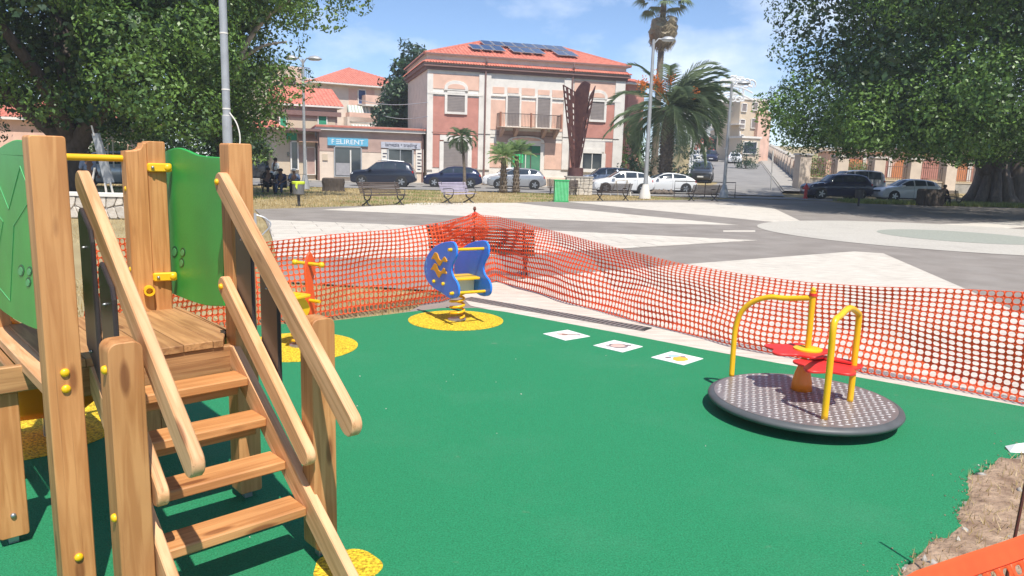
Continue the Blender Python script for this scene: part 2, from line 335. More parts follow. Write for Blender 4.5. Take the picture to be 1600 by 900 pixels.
def slabs(quads, a, w, l, z, th, m, parent, name='paving_slab', gap=.018, limit=290, keep=None):
    ca, sa = math.cos(a), math.sin(a); c = 0
    for q in quads:
        Q = hull(q); R = [(x*ca+y*sa, -x*sa+y*ca) for x, y in Q]; 
        x0, x1 = min(p[0] for p in R), max(p[0] for p in R); y0, y1 = min(p[1] for p in R), max(p[1] for p in R)
        j = math.floor(y0/w)
        while j*w < y1:
            i = math.floor(x0/l)-1
            while i*l < x1:
                o = (j % 2)*l/2; bx = i*l+o
                P = [(bx+gap/2, j*w+gap/2), (bx+l-gap/2, j*w+gap/2), (bx+l-gap/2, (j+1)*w-gap/2), (bx+gap/2, (j+1)*w-gap/2)]
                C = poly_clip(P, R)
                if len(C) >= 3 and abs(sum(C[t][0]*C[(t+1) % len(C)][1]-C[(t+1) % len(C)][0]*C[t][1] for t in range(len(C)))) > .02 and (keep is None or keep(C[0])):
                    wv_ = [(p[0]*ca-p[1]*sa, p[0]*sa+p[1]*ca) for p in C]
                    cx = sum(p[0] for p in wv_)/len(wv_); cy = sum(p[1] for p in wv_)/len(wv_); c += 1
                    if c > limit: return
                    dz = random.uniform(-.001, .002)
                    v = [(p[0]-cx, p[1]-cy, th+dz) for p in wv_]+[(p[0]-cx, p[1]-cy, 0) for p in wv_]; nn = len(wv_)
                    f = [tuple(range(nn))]+[(t, t+nn, (t+1) % nn+nn, (t+1) % nn) for t in range(nn)]
                    MB().add(v, f).build(name, m, parent, loc=(cx, cy, z))
                i += 1
            j += 1
pave = [o for o in bpy.data.objects if o.name.startswith('paving_figure')]
slabs([GP([(419, 344), (656, 353), (640, 404), (432, 402)]), GP([(656, 353), (865, 361), (850, 396), (640, 404)]), GP([(865, 361), (1183, 376), (962, 389), (850, 396)])], .35, .62, 1.15, .005, .006, M_['paving'], pave[2])
# strips of pale slabs along the rubber mat and under the net
# pebble circle
c0 = G(1165, 362); cc = G(1432, 371.5); rr = 5.4
def circ(c, rx, ry, a, n=64): return [(c[0]+rx*math.cos(t)*math.cos(a)-ry*math.sin(t)*math.sin(a), c[1]+rx*math.cos(t)*math.sin(a)+ry*math.sin(t)*math.cos(a)) for t in np.linspace(0, 2*pi, n, endpoint=False)]
print('circle', c0, cc, G(1340, 351), G(1560, 407), G(1327, 371), G(1537, 374), G(1420, 362), G(1430, 382))
sheet('pebble_circle', circ((13.0, 21.6), 5.6, 5.4, 0), .008, M_['pebble'], kind='structure')
sheet('pebble_circle_centre', circ((12.9, 21.3), 2.15, 2.2, 0), .012, M_['pebble_green'], kind='structure')
# ---- rubber mat
back = [(520, 503), (600, 494), (690, 483), (745, 483), (790, 489), (960, 521), (1145, 557), (1370, 597), (1600, 638)]
mat_pts = GP(back)+[(4.4, 5.2), (4.2, 4.75)]
dirt_edge = [(1597, 700), (1590, 716), (1555, 722), (1535, 738), (1512, 745), (1508, 765), (1512, 780), (1492, 800), (1498, 820), (1500, 835), (1462, 848), (1445, 866), (1425, 872), (1408, 895), (1395, 930)]
de0 = GP(dirt_edge); de = []
for i in range(len(de0)-1):
    for k in range(7):
        t = k/7; j_ = .018*random.uniform(-1, 1); de.append((de0[i][0]+(de0[i+1][0]-de0[i][0])*t+j_, de0[i][1]+(de0[i+1][1]-de0[i][1])*t+.018*random.uniform(-1, 1)))
de.append(de0[-1])
mat_pts += de+[(1.3, 1.5), (1.0, -1), (-4.5, -1), (-5.2, 4.6), (-4.0, 6.6)]
sheet('rubber_mat', mat_pts, .014, M_['green_rubber'], kind='structure', th=.03)
print('mat', [tuple(np.round(p, 2)) for p in mat_pts])
dp = de+[(1.2, 1.5), (4, -1), (9, 2), (9, 4.9), (4.3, 4.75)]
# dirt: bumpy patch, finely gridded
def in_poly(x, y, P):
    P = np.asarray(P); ins = np.zeros(len(x), bool); j = len(P)-1
    for i in range(len(P)):
        c = ((P[i, 1] > y) != (P[j, 1] > y)) & (x < (P[j, 0]-P[i, 0])*(y-P[i, 1])/(P[j, 1]-P[i, 1]+1e-12)+P[i, 0]); ins ^= c; j = i
    return ins
def dirt_patch():
    x = np.arange(1.2, 6.4, .06); y = np.arange(1.2, 4.9, .06); X, Y = np.meshgrid(x, y); 
    Z = .006+.014*rng.random(X.shape)+.010*np.sin(X*7)*np.cos(Y*6)
    P_ = in_poly(X.ravel(), Y.ravel(), mat_pts).reshape(X.shape) | ((Y > 4.70) & (X > 3.45)); Z = np.where(P_, -.02, Z)
    V = np.stack([X, Y, Z], -1).reshape(-1, 3); n = len(x); idx = np.arange((len(y)-1)*n).reshape(len(y)-1, n)[:, :-1].ravel(); F = np.stack([idx, idx+1, idx+n+1, idx+n], -1)
    o = numesh('bare_soil', V, F, M_['dirt']); o['kind'] = 'structure'; o.data.polygons.foreach_set('use_smooth', [True]*len(F))
dirt_patch()
def blades(name, pts, h, w, m, lean=.5, label=None, cat='grass'):
    n = len(pts); P = np.asarray(pts, float); a = rng.random(n)*2*pi; hh = h*(.5+rng.random(n)); ln = lean*rng.random(n)*hh; b = rng.random(n)*2*pi
    dx = np.cos(a)*w/2; dy = np.sin(a)*w/2
    A = P+np.stack([dx, dy, 0*dx], -1); B = P-np.stack([dx, dy, 0*dx], -1); Cc = P+np.stack([np.cos(b)*ln, np.sin(b)*ln, np.sqrt(np.maximum(hh**2-ln**2, .0001))], -1)
    V = np.stack([A, B, Cc], 1).reshape(-1, 3); F = np.arange(3*n).reshape(-1, 3)
    o = numesh(name, V, F, m); return tag(o, label, cat, kind='stuff')
def scatter(n, x0, x1, y0, y1, keepf):
    x = rng.uniform(x0, x1, n); y = rng.uniform(y0, y1, n); k = keepf(x, y); return x[k], y[k]
# straw on the bare soil lower right
x, y = scatter(9000, 1.3, 5.5, 2, 4.9, lambda x, y: ~in_poly(x, y, mat_pts) & ~((y > 4.75) & (x > 3.5)))
blades('straw', np.stack([x, y, np.full(len(x), .012)], -1), .05, .006, M_['straw'], 1.0, 'pale dry straw scattered over bare soil beside the green mat', 'straw')
x, y = scatter(2600, 1.3, 5.5, 2, 4.9, lambda x, y: ~in_poly(x, y, mat_pts))
def stones(name, x, y, s, m, label, cat, z=.0):
    n = len(x); base = np.array([(1, 0, 0), (0, 1, 0), (-1, 0, 0), (0, -1, 0), (0, 0, .8), (0, 0, -.5)]); F0 = np.array([(0, 1, 4), (1, 2, 4), (2, 3, 4), (3, 0, 4), (1, 0, 5), (2, 1, 5), (3, 2, 5), (0, 3, 5)])
    sc = s*(.4+rng.random((n, 1, 3))); V = base[None]*sc*(1+.4*(rng.random((n, 6, 3))-.5)); a = rng.random(n)*6.3; c, s_ = np.cos(a)[:, None], np.sin(a)[:, None]
    V = np.stack([V[..., 0]*c-V[..., 1]*s_+x[:, None], V[..., 0]*s_+V[..., 1]*c+y[:, None], V[..., 2]+z], -1).reshape(-1, 3)
    F = (F0[None]+6*np.arange(n)[:, None, None]).reshape(-1, 3); return tag(numesh(name, V, F, m), label, cat, kind='stuff')
stones('gravel', x, y, .014, M_['concrete'], 'small pale stones in the bare soil at the mat edge', 'gravel')
x, y = scatter(9000, .9, 4.2, 1.9, 4.9, lambda x, y: in_poly(x, y, mat_pts)); dd_e = np.array(de); dm = np.min(np.hypot(x[:, None]-dd_e[None, :, 0], y[:, None]-dd_e[None, :, 1]), axis=1); k = rng.random(len(x)) < np.exp(-dm/.035)*.9
stones('soil_crumbs', x[k], y[k], .0055, M_['dirt'], 'brown soil crumbs spilled onto the mat along its broken edge', 'soil', .016)
x, y = scatter(160, 1.3, 5.5, 2, 4.9, lambda x, y: ~in_poly(x, y, mat_pts)); stones('stones', x, y, .03, M_['concrete'], 'larger stones lying in the bare soil beside the green mat', 'stones', .01)
# flecks of debris on the mat
x, y = scatter(26, -1.2, 3.6, 3, 7.5, lambda x, y: in_poly(x, y, mat_pts))
stones('debris', x, y, .006, M_['paving'], 'small pale flecks of litter lying on the green mat', 'litter', .016)
# dry grass of the verges: long strip by the street, left of the plaza and behind the left net
def keep_v(x, y): return ~in_poly(x, y, plz) & ~in_poly(x, y, mat_pts)
x1_, y1_ = scatter(9000, -6.0, -.6, 6.2, 14, keep_v); x2_, y2_ = scatter(14000, -16, -2, 14, 30, keep_v)
x3_, y3_ = scatter(60000, -28, 17, 26, 45.3, keep_v)
P3 = np.concatenate([np.stack([x1_, y1_, 0*x1_-.03], -1), np.stack([x2_, y2_, 0*x2_-.03], -1)])
blades('dry_grass', P3, .09, .014, M_['straw'], 1.0, 'dry yellow grass between the net and the pale paving')
n3 = rng.random(len(x3_)) 
gr = (np.sin(x3_*.9)+np.cos(y3_*1.7+x3_*.3)+n3*1.4) > 1.55
blades('dry_grass', np.stack([x3_, y3_, 0*x3_-.03], -1)[~gr], .08, .03, M_['straw'], 1.0, 'dry yellow grass verge between the plaza and the street')
blades('green_grass', np.stack([x3_, y3_, 0*x3_-.03], -1)[gr], .10, .03, M_['weed'], .9, 'greener tufts growing in the dry verge by the street')
x, y = scatter(9000, 20, 38, 43.5, 46.6, lambda x, y: x > 0)
sheet('verge', [(19, 43.3), (40, 43.3), (40, 46.7), (19, 46.7)], .004, M_['dry'], kind='structure')
blades('green_grass', np.stack([x, y, 0*x], -1), .22, .05, M_['weed'], .7, 'green weeds along the verge in front of the parked cars, right')
# drain channel
da = G(728, 467); db = G(1012, 516); dd = (db-da)[:2]; L_ = np.linalg.norm(dd); ang = math.atan2(dd[1], dd[0])
drain = empty('drain_channel', (da[0], da[1], 0), ang, 'long narrow slotted drain set in the pale paving behind the green mat', 'drain')
MB().box(0, L_, -.09, .09, .0, .0065).build('channel', mat('drain_dark', (.03, .03, .03), .9), drain)
g_ = MB()
g_.box(0, L_, -.1, -.085, .0, .014).box(0, L_, .085, .1, .0, .014)
for i in range(int(L_/.06)): g_.box(i*.06, i*.06+.032, -.085, .085, .003, .012)
tag(g_.build('grate', mat('drain_grate', (.22, .2, .19), .6, metal=.3), drain), kind='stuff')
# manhole slot seen in the grey band
# ================================================================ playground
M_['post'] = wood('impregnated_pine_post', (.64, .31, .115), (.50, .215, .07))
M_['rail'] = wood('pale_pine_rail', (.80, .45, .23), (.60, .31, .135))
M_['deckwood'] = wood('deck_pine', (.54, .29, .12), (.37, .18, .07), .14)
M_['yellow'] = mat('yellow_plastic', (.86, .50, .012), .32, .05, 5, spec=.5)
M_['yellow_steel'] = mat('yellow_powder_coat', (.86, .46, .01), .3, .05, 5, spec=.5)
M_['green_panel'] = mat('green_board', (.035, .38, .065), .42, .14, 3., bump=.05, bscale=60, spec=.4, detail=8)
M_['green_groove'] = mat('green_groove', (.10, .42, .15), .5, .1, 5)
M_['dark_panel'] = mat('dark_board', (.042, .034, .036), .33, .2, 8, spec=.5)
M_['steel'] = mat('galvanised_steel', (.42, .43, .44), .4, .15, 9, metal=.8)
M_['orange_plastic'] = mat('orange_plastic', (.85, .23, .015), .35, .06, 4)
M_['red_board'] = mat('red_board', (.70, .035, .03), .38, .08, 4, spec=.4)
M_['blue_board'] = mat('blue_board', (.035, .22, .82), .35, .1, 3, spec=.45)
M_['black'] = mat('black_rubber', (.03, .032, .035), .6, .2, 6)
M_['white'] = mat('white_paint', (.78, .78, .76), .5, .05, 4)
TA = math.atan2(.684, .729); TO = (-.891, 3.09, 0)
T = Frame(TO, TA)
KT = .93                                        # the tower stands a little nearer than the first estimate
tower = empty('play_tower', (TO[0]*KT, TO[1]*KT, EYE*(1-KT)), TA, 'wooden climbing tower with stairs, handrails, green wavy panels and a deck', 'play tower'); tower.scale = (KT, KT, KT)
ZB = -.07; ZG = -EYE*(1-KT)/KT+.012              # timber feet and ground level in the tower's own frame
RUN, RISE = .195, .155
def post(x, y, z0, z1, w, m=None, r=.012, name='post', top=None):
    return board(name, tower, (x, y, z0), (x, y, z1), w, w, m or M_['post'], (1, 0, 0), .0035, r)
A = post(-.845, .35, ZB, 1.757, .118)
B_ = post(.075, .83, ZB, 1.765, .118)
C2 = post(-.012, 1.80, ZB, 1.775, .10)
Fp = post(-.84, 1.84, ZB, 1.765, .118)
Dp = post(-.715, .02, ZB, 1.03, .118, r=.035); Ep = post(.085, .04, ZB, 1.015, .112, r=.035)
Gp = post(-.955, 1.06, ZB, .62, .118)
for p in ((-.845, .35), (.075, .83), (-.012, 1.8), (-.84, 1.84), (-.715, .02), (.085, .04), (-.955, 1.06)):
    MB().box(p[0]-.02, p[0]+.02, p[1]-.02, p[1]+.02, ZG, .0).build('post_foot', M_['steel'], tower)
# notched twin post beside the rear post
nx = [(-.06, 0), (.055, 0), (.055, 1.765), (.035, 1.765), (.03, 1.745), (.018, 1.73), (0, 1.722), (-.06, 1.715)]
board('post', tower, (-.118, 1.80, ZB), (-.118, 1.80, 1.8), .105, .10, M_['post'], (1, 0, 0), .006, out=[(x, z-ZB if z else 0) for x, z in nx])
# stringers
def strg(u): return board('stringer', tower, (u, -.30, -.035), (u, .80, .72), .15, .042, M_['rail'], (0, -.6, .8), .005, .02)
def stringer(u):
    o = [(-.36, .014), (-.13, .014), (.83, .62), (.83, .77), (.72, .77), (-.36, -.02+.06)]
    o = [(-.30, .014), (-.07, .014), (.82, .60), (.82, .755), (.735, .755)]
    Z0 = MB().slab(o, .042, .005); v = [(u+p[1], p[0], p[2]) for p in Z0.v]; Z0.v = v
    mo = board('stringer', tower, (u, -.46, -.16), (u, .85, .715), .13, .042, M_['rail'], (0, -.55, .83), .005, out=[(-.065, .07), (-.02, .04), (.065, 0), (.065, 1.53), (.02, 1.585), (-.065, 1.50)])
    return mo
stringer(.022); stringer(-.625)
for k in range(4):
    z = RISE*(k+1)+.005; y = RUN*k
    board('tread', tower, (-.60, y+.08, z-.022), (-.001, y+.08, z-.022), .16, .044, M_['rail' if k == 99 else 'tread'] if 'tread' in M_ else M_['post'], (0, 1, 0), .006, .01)
    if k >= 2: board('riser_batten', tower, (-.60, y+.13, z-.082), (-.003, y+.13, z-.082), .07, .03, M_['post'], (0, 0, 1), .004)
# deck boards run front to back
ux = -.80; wd = .143; i = 0
while ux < .08:
    x1 = min(ux+wd-.004, .085); zz = random.uniform(-.0015, .0015)
    y0 = .80 if i else .80
    out = [(-(x1-ux)/2, 0), ((x1-ux)/2, 0), ((x1-ux)/2, .99), (-(x1-ux)/2, .99)]
    if x1 > .01: out = [(-(x1-ux)/2, 0), (-.02, 0), ((x1-ux)/2, .19), ((x1-ux)/2, .99), (-(x1-ux)/2, .99)]
    board('deck_board', tower, ((ux+x1)/2, y0, .76+zz), ((ux+x1)/2, y0+.99, .76+zz), x1-ux, .038, M_['deckwood'], (1, 0, 0), .003, out=out); ux += wd; i += 1
board('beam', tower, (-.80, .835, .67), (.02, .835, .67), .14, .045, M_['deckwood'], (0, 0, 1), .004)
board('beam', tower, (-.80, 1.74, .67), (.05, 1.74, .67), .14, .045, M_['deckwood'], (0, 0, 1), .004)
board('beam', tower, (-.83, .41, .745), (-.83, 1.78, .745), .05, .10, M_['rail'], (0, 0, 1), .005)
board('beam', tower, (-.90, 1.12, .66), (-.90, 1.8, .66), .12, .04, M_['deckwood'], (0, 0, 1), .005)
board('beam', tower, (.10, .9, .69), (.10, 1.75, .69), .12, .04, M_['deckwood'], (0, 0, 1), .005)
board('beam', tower, (-1.02, .98, .69), (-.80, .98, .69), .12, .04, M_['deckwood'], (0, 0, 1), .005)
# handrails and lower rails
for u, sg in ((-.003, 1), (-.617, -1)):
    board('handrail', tower, (u, -.43, .635), (u, .85, 1.60), .105, .046, M_['rail'], (0, -.6, .8), .005, .05)
    board('lower_rail', tower, (u-sg*.0, -.05, .385), (u, .86, 1.08), .095, .044, M_['rail'], (0, -.6, .8), .005, .045)
    for (s0, s1) in ((.30, .48), (.57, .75)):
        zb0 = .30+.78*s0; zt = .93+.755*s0
        ob = [(s0, zb0-.03), (s1, zb0+.11), (s1, zt+.755*(s1-s0)-.06), (s1-.03, zt+.755*(s1-s0)-.03), (s0+.02, zt+.02), (s0, zt-.03)]
        me = MB().slab(ob, .02, .005); uu = u+sg*.036; me.v = [(uu+p[1], p[0], p[2]) for p in me.v]; me.build('picket', M_['dark_panel'], tower)
        for zq in (zb0+.10, zt-.06): cap_bolt(tower, (uu-.011, (s0+s1)/2, zq), (-1, 0, 0), M_['steel'], .006)
# yellow bar across the slide opening, tube stub
MB().tube([(-.80, 1.83, 1.675), (-.14, 1.82, 1.672)], .019, 12).build('grab_bar', M_['yellow_steel'], tower, smooth=True)
MB().lathe([(.03, 0), (.03, .05), (.019, .05), (.019, .012)], n=16).build('tube_stub', M_['yellow'], tower, smooth=True, loc=(-.095, 1.748, .905), rot=(pi/2, 0, -.2))
for p in ((-.845, .291, .865), (-.845, .291, .80), (-.845, .291, .10)): cap_bolt(tower, p, (0, -1, 0), M_['yellow'], .0165)
def onpost(px, py, y): return T.onY(px, py, y)
for px, py in ((112, 582), (114, 607), (135, 880)):
    pass
for z in (.93, .36): cap_bolt(tower, (-.776, .0, z), (-1, -.25, 0), M_['yellow'], .0165)
for z in (1.50, 1.03): cap_bolt(tower, (-.172, 1.79, z), (-1, -.3, 0), M_['yellow'], .0165)
cap_bolt(tower, (-.028, .82, 1.575), (-1, 0, 0), M_['yellow'], .015); cap_bolt(tower, (-.028, .82, 1.05), (-1, 0, 0), M_['yellow'], .015)
cap_bolt(tower, (-.955, 1.0, .04), (0, -1, 0), M_['steel'], .012)
# green wavy panels
def smooth_loop(pts, n=6, closed=True):
    P = [Vector(p) for p in pts]; out = []; m = len(P)
    for i in range(m):
        a, b, c, d = P[(i-1) % m], P[i], P[(i+1) % m], P[(i+2) % m]
        for k in range(n):
            t = k/n; out.append(tuple(.5*((2*b)+(c-a)*t+(2*a-5*b+4*c-d)*t*t+(3*b-a-3*c+d)*t**3)))
    return out
def cat_open(pts, n=6):
    P = [Vector(p) for p in pts]; out = []; m = len(P)
    for i in range(m-1):
        a, b, c, d = P[max(i-1, 0)], P[i], P[i+1], P[min(i+2, m-1)]
        for k in range(n): t = k/n; out.append(tuple(.5*((2*b)+(c-a)*t+(2*a-5*b+4*c-d)*t*t+(3*b-a-3*c+d)*t**3)))
    out.append(tuple(P[-1])); return out
def xpanel(name, u, top, bot, t, m, label):
    o = cat_open([T.onX(x, y, u) for x, y in top])+cat_open([T.onX(x, y, u) for x, y in bot][::-1])
    q = MB().slab(o, t, .004); q.v = [(u+p[1], p[0], p[2]) for p in q.v]; ob = q.build(name, m, tower, smooth=30); ob['label'] = label; return o
p2 = xpanel('wavy_panel', .075, [(252, 246), (262, 236), (278, 231), (292, 234), (315, 243), (352, 246)], [(252, 452), (272, 459), (300, 470), (325, 477), (352, 478)], .019, M_['green_panel'], 'green wavy panel between the rear post and the right stair post')
# left panel spans from the front post to the rear left post
s0 = .38; s1 = 1.80
tp = [T.onX(x, y, -.85) for x, y in ((78, 246), (62, 243), (52, 232), (40, 221), (26, 219), (10, 226), (0, 233))]
bt = [T.onX(x, y, -.85) for x, y in ((78, 515), (60, 514), (40, 506), (20, 495), (0, 478))]
print('panel1', np.round(tp, 2).tolist(), np.round(bt, 2).tolist())
tp = [(max(p[0], .42), p[1]) for p in tp]; tp[0] = (.418, tp[0][1]); bt = [(max(p[0], .42), p[1]) for p in bt]; se = tp[-1][0]
o1 = cat_open(tp+[(min(1.79, se+.12), tp[-1][1]-.02), (1.79, tp[-1][1]+.0)])+cat_open([(1.79, bt[-1][1]+.08)]+bt[::-1])
q = MB().slab(o1, .019, .004); q.v = [(-.85+p[1], p[0], p[2]) for p in q.v]; q.build('wavy_panel', M_['green_panel'], tower, smooth=30)['label'] = 'green wavy panel with a carved star outline beside the front post'
def groove(u, pts, w=.006, m=None):
    q = MB(); P = [T.onX(x, y, u) for x, y in pts]
    q.tube([(u-.0095, a[0], a[1]) for a in P], w*.5, 5); q.build('carved_line', m or M_['green_groove'], tower)
for pl in ([(18, 327), (36, 260), (54, 308), (26, 352), (20, 470), (0, 446)], [(0, 282), (18, 327)], [(0, 334), (9, 346), (0, 398)]): groove(-.85, pl)
def prints(u, cx, cy, sc, m):
    for dx, dy, w, h in ((-4.5, -4, 2.6, 5.0), (2.5, -3.5, 2.2, 4.0), (1.5, 5.5, 2.2, 4.2)):
        for s_, off, mm in ((1., 0, m), (.72, .0012, M_['green_groove'])):  # larger dark oval below a shifted light one: the cut's shadow as colour
            P = [T.onX(cx+(dx+w*s_*math.cos(a)-(1-s_)*1.2)*sc, cy+(dy+h*s_*math.sin(a)+(1-s_)*2)*sc, u) for a in np.linspace(0, 2*pi, 14, endpoint=False)]
            q = MB().slab(P, .004, .001); q.v = [(u-.0095-off+p[1], p[0], p[2]) for p in q.v]; q.build('carved_footprint', mm, tower)
prints(-.85, 46, 430, 1.9, M_['green_dark'] if 'green_dark' in M_ else mat('recess_shade_green', (.01, .11, .03), .5)); prints(.075, 284, 400, 1.8, bpy.data.materials['recess_shade_green'])
# clamps holding the right panel on the rear post
for z in (1.60, .955):
    o = MB().slab(rect(.13, .05, .012), .03, .006).build('panel_clamp', M_['yellow'], tower, smooth=30, loc=(-.005, 1.732, z)); o.rotation_euler = (0, 0, -.25)
    cap_bolt(tower, (-.045, 1.722, z+.025), (-.25, -1, 0), M_['steel'], .009); 
    cap_bolt(tower, (.035, 1.712, z+.025), (-.2, -1, 0), M_['yellow'], .02)
# slide behind the deck
q = MB(); prof = [(-.24, .16), (-.235, .02), (-.19, -.02), (0, -.03), (.19, -.02), (.235, .02), (.24, .16)]; path = [(1.78, .79), (1.87, .68), (2.0, .40), (2.14, .19), (2.38, .08), (2.62, .06)]
v = []; f = []
for (s, z) in path:
    for (a, b) in prof: v.append((-.54+a, s, z+b))
n = len(prof)
for i in range(len(path)-1):
    for k in range(n-1): f.append((i*n+k, i*n+k+1, (i+1)*n+k+1, (i+1)*n+k))
so_ = q.add(v, f).build('slide', M_['orange_plastic'], tower, smooth='all'); md = so_.modifiers.new('t', 'SOLIDIFY'); md.thickness = .012
MB().box(-.56, -.52, 2.45, 2.49, ZG, .06).build('slide_leg', M_['steel'], tower)
# side hood of the slide entrance below the deck
# ---- yellow safety circles on the mat
def ycircle(c, r, label, sq=1., wob=.0):
    pts = [(c[0]+r*(1+wob*math.sin(5*t+1))*math.cos(t), c[1]+r*sq*(1+wob*math.cos(4*t))*math.sin(t)) for t in np.linspace(0, 2*pi, 56, endpoint=False)]
    o = sheet('rubber_circle', pts, .0185, M_['yellow_rubber'], kind='structure', th=.004); o['label'] = label
rc = np.array([-.60, 7.83])
ycircle(rc, .515, 'round yellow rubber patch under the blue spring rider')
e1 = G(553, 547); ycircle((e1[0]-.52, e1[1]+.02), .54, 'round yellow rubber patch under the red spring rider')
ycircle(G(543, 892)[:2], .14, 'small yellow rubber patch at the foot of the stairs', wob=.05)
ycircle((-3.05, 4.35), .64, 'yellow rubber landing patch under the slide')
# ---- picture tiles
def tile(cn, label, art):
    P = GP(cn); c = np.mean(P, 0); d = np.array(P[1])-np.array(P[0]); a = math.atan2(d[1], d[0]); w = .335
    t = empty('picture_tile', (c[0], c[1], .015), a, label, 'floor tile', 'white picture tiles set in the green mat')
    MB().slab([(-w/2, -w/2), (w/2, -w/2), (w/2, w/2), (-w/2, w/2)], .006, .001, M=Matrix.Rotation(-pi/2, 4, 'X')).build('tile_plate', M_['white'], t, loc=(0, 0, .003))
    for i, (pts, col) in enumerate(art):
        m = mat('tile_print', col, .6); Z = .0066+.0006*i
        o = MB().add([(x*w*1.45, y*w*1.45, Z) for x, y in pts], [tuple(range(len(pts)))]).build('print', m, t)
    return t
def blob(cx, cy, r, n=9, sx=1., j=.25): return [(cx+sx*r*(1+random.uniform(-j, j))*math.cos(a), cy+r*(1+random.uniform(-j, j))*math.sin(a)) for a in np.linspace(0, 2*pi, n, endpoint=False)]
br, pk, gy, orr, bl = (.30, .17, .12), (.62, .42, .36), (.22, .17, .17), (.85, .42, .05), (.40, .55, .60)
tile([(852, 525), (887, 519.5), (913, 527), (888, 534)], 'white floor tile with a brown drawing, leftmost of the three', [(blob(-.05, .08, .13, 10, .8), pk), (blob(-.01, .04, .07, 8), br), ([(.0, .02), (.20, -.17), (.24, -.13), (.04, .07)], br), (blob(.21, -.15, .05, 7), gy)])
tile([(933, 542.5), (958, 536), (998, 544.5), (974, 552)], 'white floor tile with a purplish round drawing, middle of the three', [(blob(0, 0, .19, 12, 1.1, .15), gy), (blob(0, .01, .14, 12, 1.05, .1), pk), (blob(-.17, .12, .05, 7), gy), (blob(.2, -.12, .05, 7), gy)])
tile([(1023, 562), (1048, 554.5), (1092, 563), (1069, 571)], 'white floor tile with an orange and blue drawing, nearest the roundabout', [(blob(-.03, -.08, .14, 9, 1.2), orr), (blob(.08, .12, .10, 8, 1.2), bl), (blob(-.12, .12, .06, 7), gy), (blob(.14, -.04, .05, 7), gy)])
# ---- roundabout
rz_ = .13; rcx = np.array([2.13, 5.10]); 
pl_, pr_, pf_, pn_ = G(1105, 612, rz_), G(1413, 640, rz_), G(1262, 584, rz_), G(1262, 662, rz_)
rcx = ((pl_+pr_)/2)[:2]+np.array([.02, .06]); RR = np.linalg.norm((pr_-pl_)[:2])/2
print('roundabout', rcx, RR)
ra = empty('roundabout', (rcx[0], rcx[1], .014), 0, 'round playground roundabout with two red flower seats and yellow hoops', 'roundabout')
def loc(px, py, z): p = G(px, py, z); return (p[0]-rcx[0], p[1]-rcx[1])
MB().lathe([(RR-.04, .070), (RR-.010, .074), (RR, .090), (RR-.006, .105), (RR-.03, .117), (RR-.05, .119)], n=96).build('rim', mat('grey_rubber_rim', (.085, .09, .092), .5, .15, 7), ra, smooth='all')
MB().lathe([(.12, 0), (.12, .03)], n=24).build('pivot', M_['steel'], ra)
M_['checker'] = mat('checker_plate', (.27, .235, .225), .38, .12, 5, metal=.4)
MB().lathe([(RR-.045, .110), (RR-.045, .1205)], n=96).build('floor_plate', M_['checker'], ra)
q = MB(); st = .048; a = .36; N = int(RR/st)+1
for i in range(-2*N, 2*N):
    for j in range(-2*N, 2*N):
        x = i*st*1.25+(j % 2)*st*.62; y = j*st*.8; X = x*math.cos(a)-y*math.sin(a); Y = x*math.sin(a)+y*math.cos(a)
        if X*X+Y*Y < (RR-.065)**2:
            b = a+(.55 if (j % 2) else -.5); dx, dy = math.cos(b)*.021, math.sin(b)*.021; ex, ey = -math.sin(b)*.011, math.cos(b)*.011
            q.add([(X-dx, Y-dy, .1205), (X+ex, Y+ey, .1205), (X+dx, Y+dy, .1205), (X-ex, Y-ey, .1205), (X, Y, .1245)], [(0, 3, 4), (3, 2, 4), (2, 1, 4), (1, 0, 4)])
tag(q.build('tread_lug', mat('bright_lug', (.60, .56, .53), .4, metal=.3), ra), kind='stuff')
def P3(px, py, z): p = loc(px, py, z); return Vector((p[0], p[1], z-.014))
def lift(px, py, tx, ty, zb=.13):                       # foot pixel -> top pixel: height of the point above the foot
    b = G(px, py, zb); return zat(b, ty)-.014
def hoop(pts, r, name='hoop'): return MB().tube(cat_open(pts, 8), r, 14).build(name, M_['yellow_steel'], ra, smooth='all')
# hoop 2 : two legs
a0 = P3(1288, 655, .134); b0 = P3(1328, 627, .134); ha = lift(1288, 655, 1300, 489); hb = lift(1328, 627, 1342, 484)
hoop([a0, a0+Vector((0, 0, ha*.5)), Vector((a0.x, a0.y, ha-.07)), a0.lerp(b0, .22)*1+Vector((0, 0, ha-.03-a0.z)), a0.lerp(b0, .55)+Vector((0, 0, ha-.005-a0.z)), a0.lerp(b0, .9)+Vector((0, 0, hb-.01-a0.z)), Vector((b0.x, b0.y, hb-.07)), Vector((b0.x, b0.y, hb*.5)), b0], .021)
# post through seat 1 with knob
D1 = D(1262, 548, rcx[1]+.22); s1c = Vector((D1[0]-rcx[0], .22, D1[2]-.014)); print('seat1', s1c)
pt = Vector((s1c.x, s1c.y, zat((rcx[0]+s1c.x, rcx[1]+s1c.y), 456)-.014))
MB().tube([s1c, pt], .021, 14).build('seat_post', M_['yellow_steel'], ra, smooth=True)
MB().tube([pt-Vector((0, 0, .03)), pt+Vector((0, 0, -.01))], .028, 12).build('collar', M_['red_board'], ra, smooth=True)
MB().lathe([(.018, 0), (.018, .02), (.008, .032)], n=12).build('finial', M_['yellow'], ra, smooth='all', loc=pt)
c0_ = P3(1143, 587, .134); hc = lift(1143, 587, 1185, 470); j = pt-Vector((0, 0, .045))
hf_ = Frame((rcx[0]+c0_.x, rcx[1]+c0_.y, 0), math.atan2(j.y-c0_.y, j.x-c0_.x))
hp = [hf_.onY(x, y) for x, y in ((1146, 545), (1149, 515), (1156, 492), (1168, 477), (1185, 468), (1205, 464), (1228, 466))]
hoop([c0_]+[Vector((*(hf_.w(x_, 0)[:2]-rcx), z_-.014)) for x_, z_ in hp]+[j], .020)
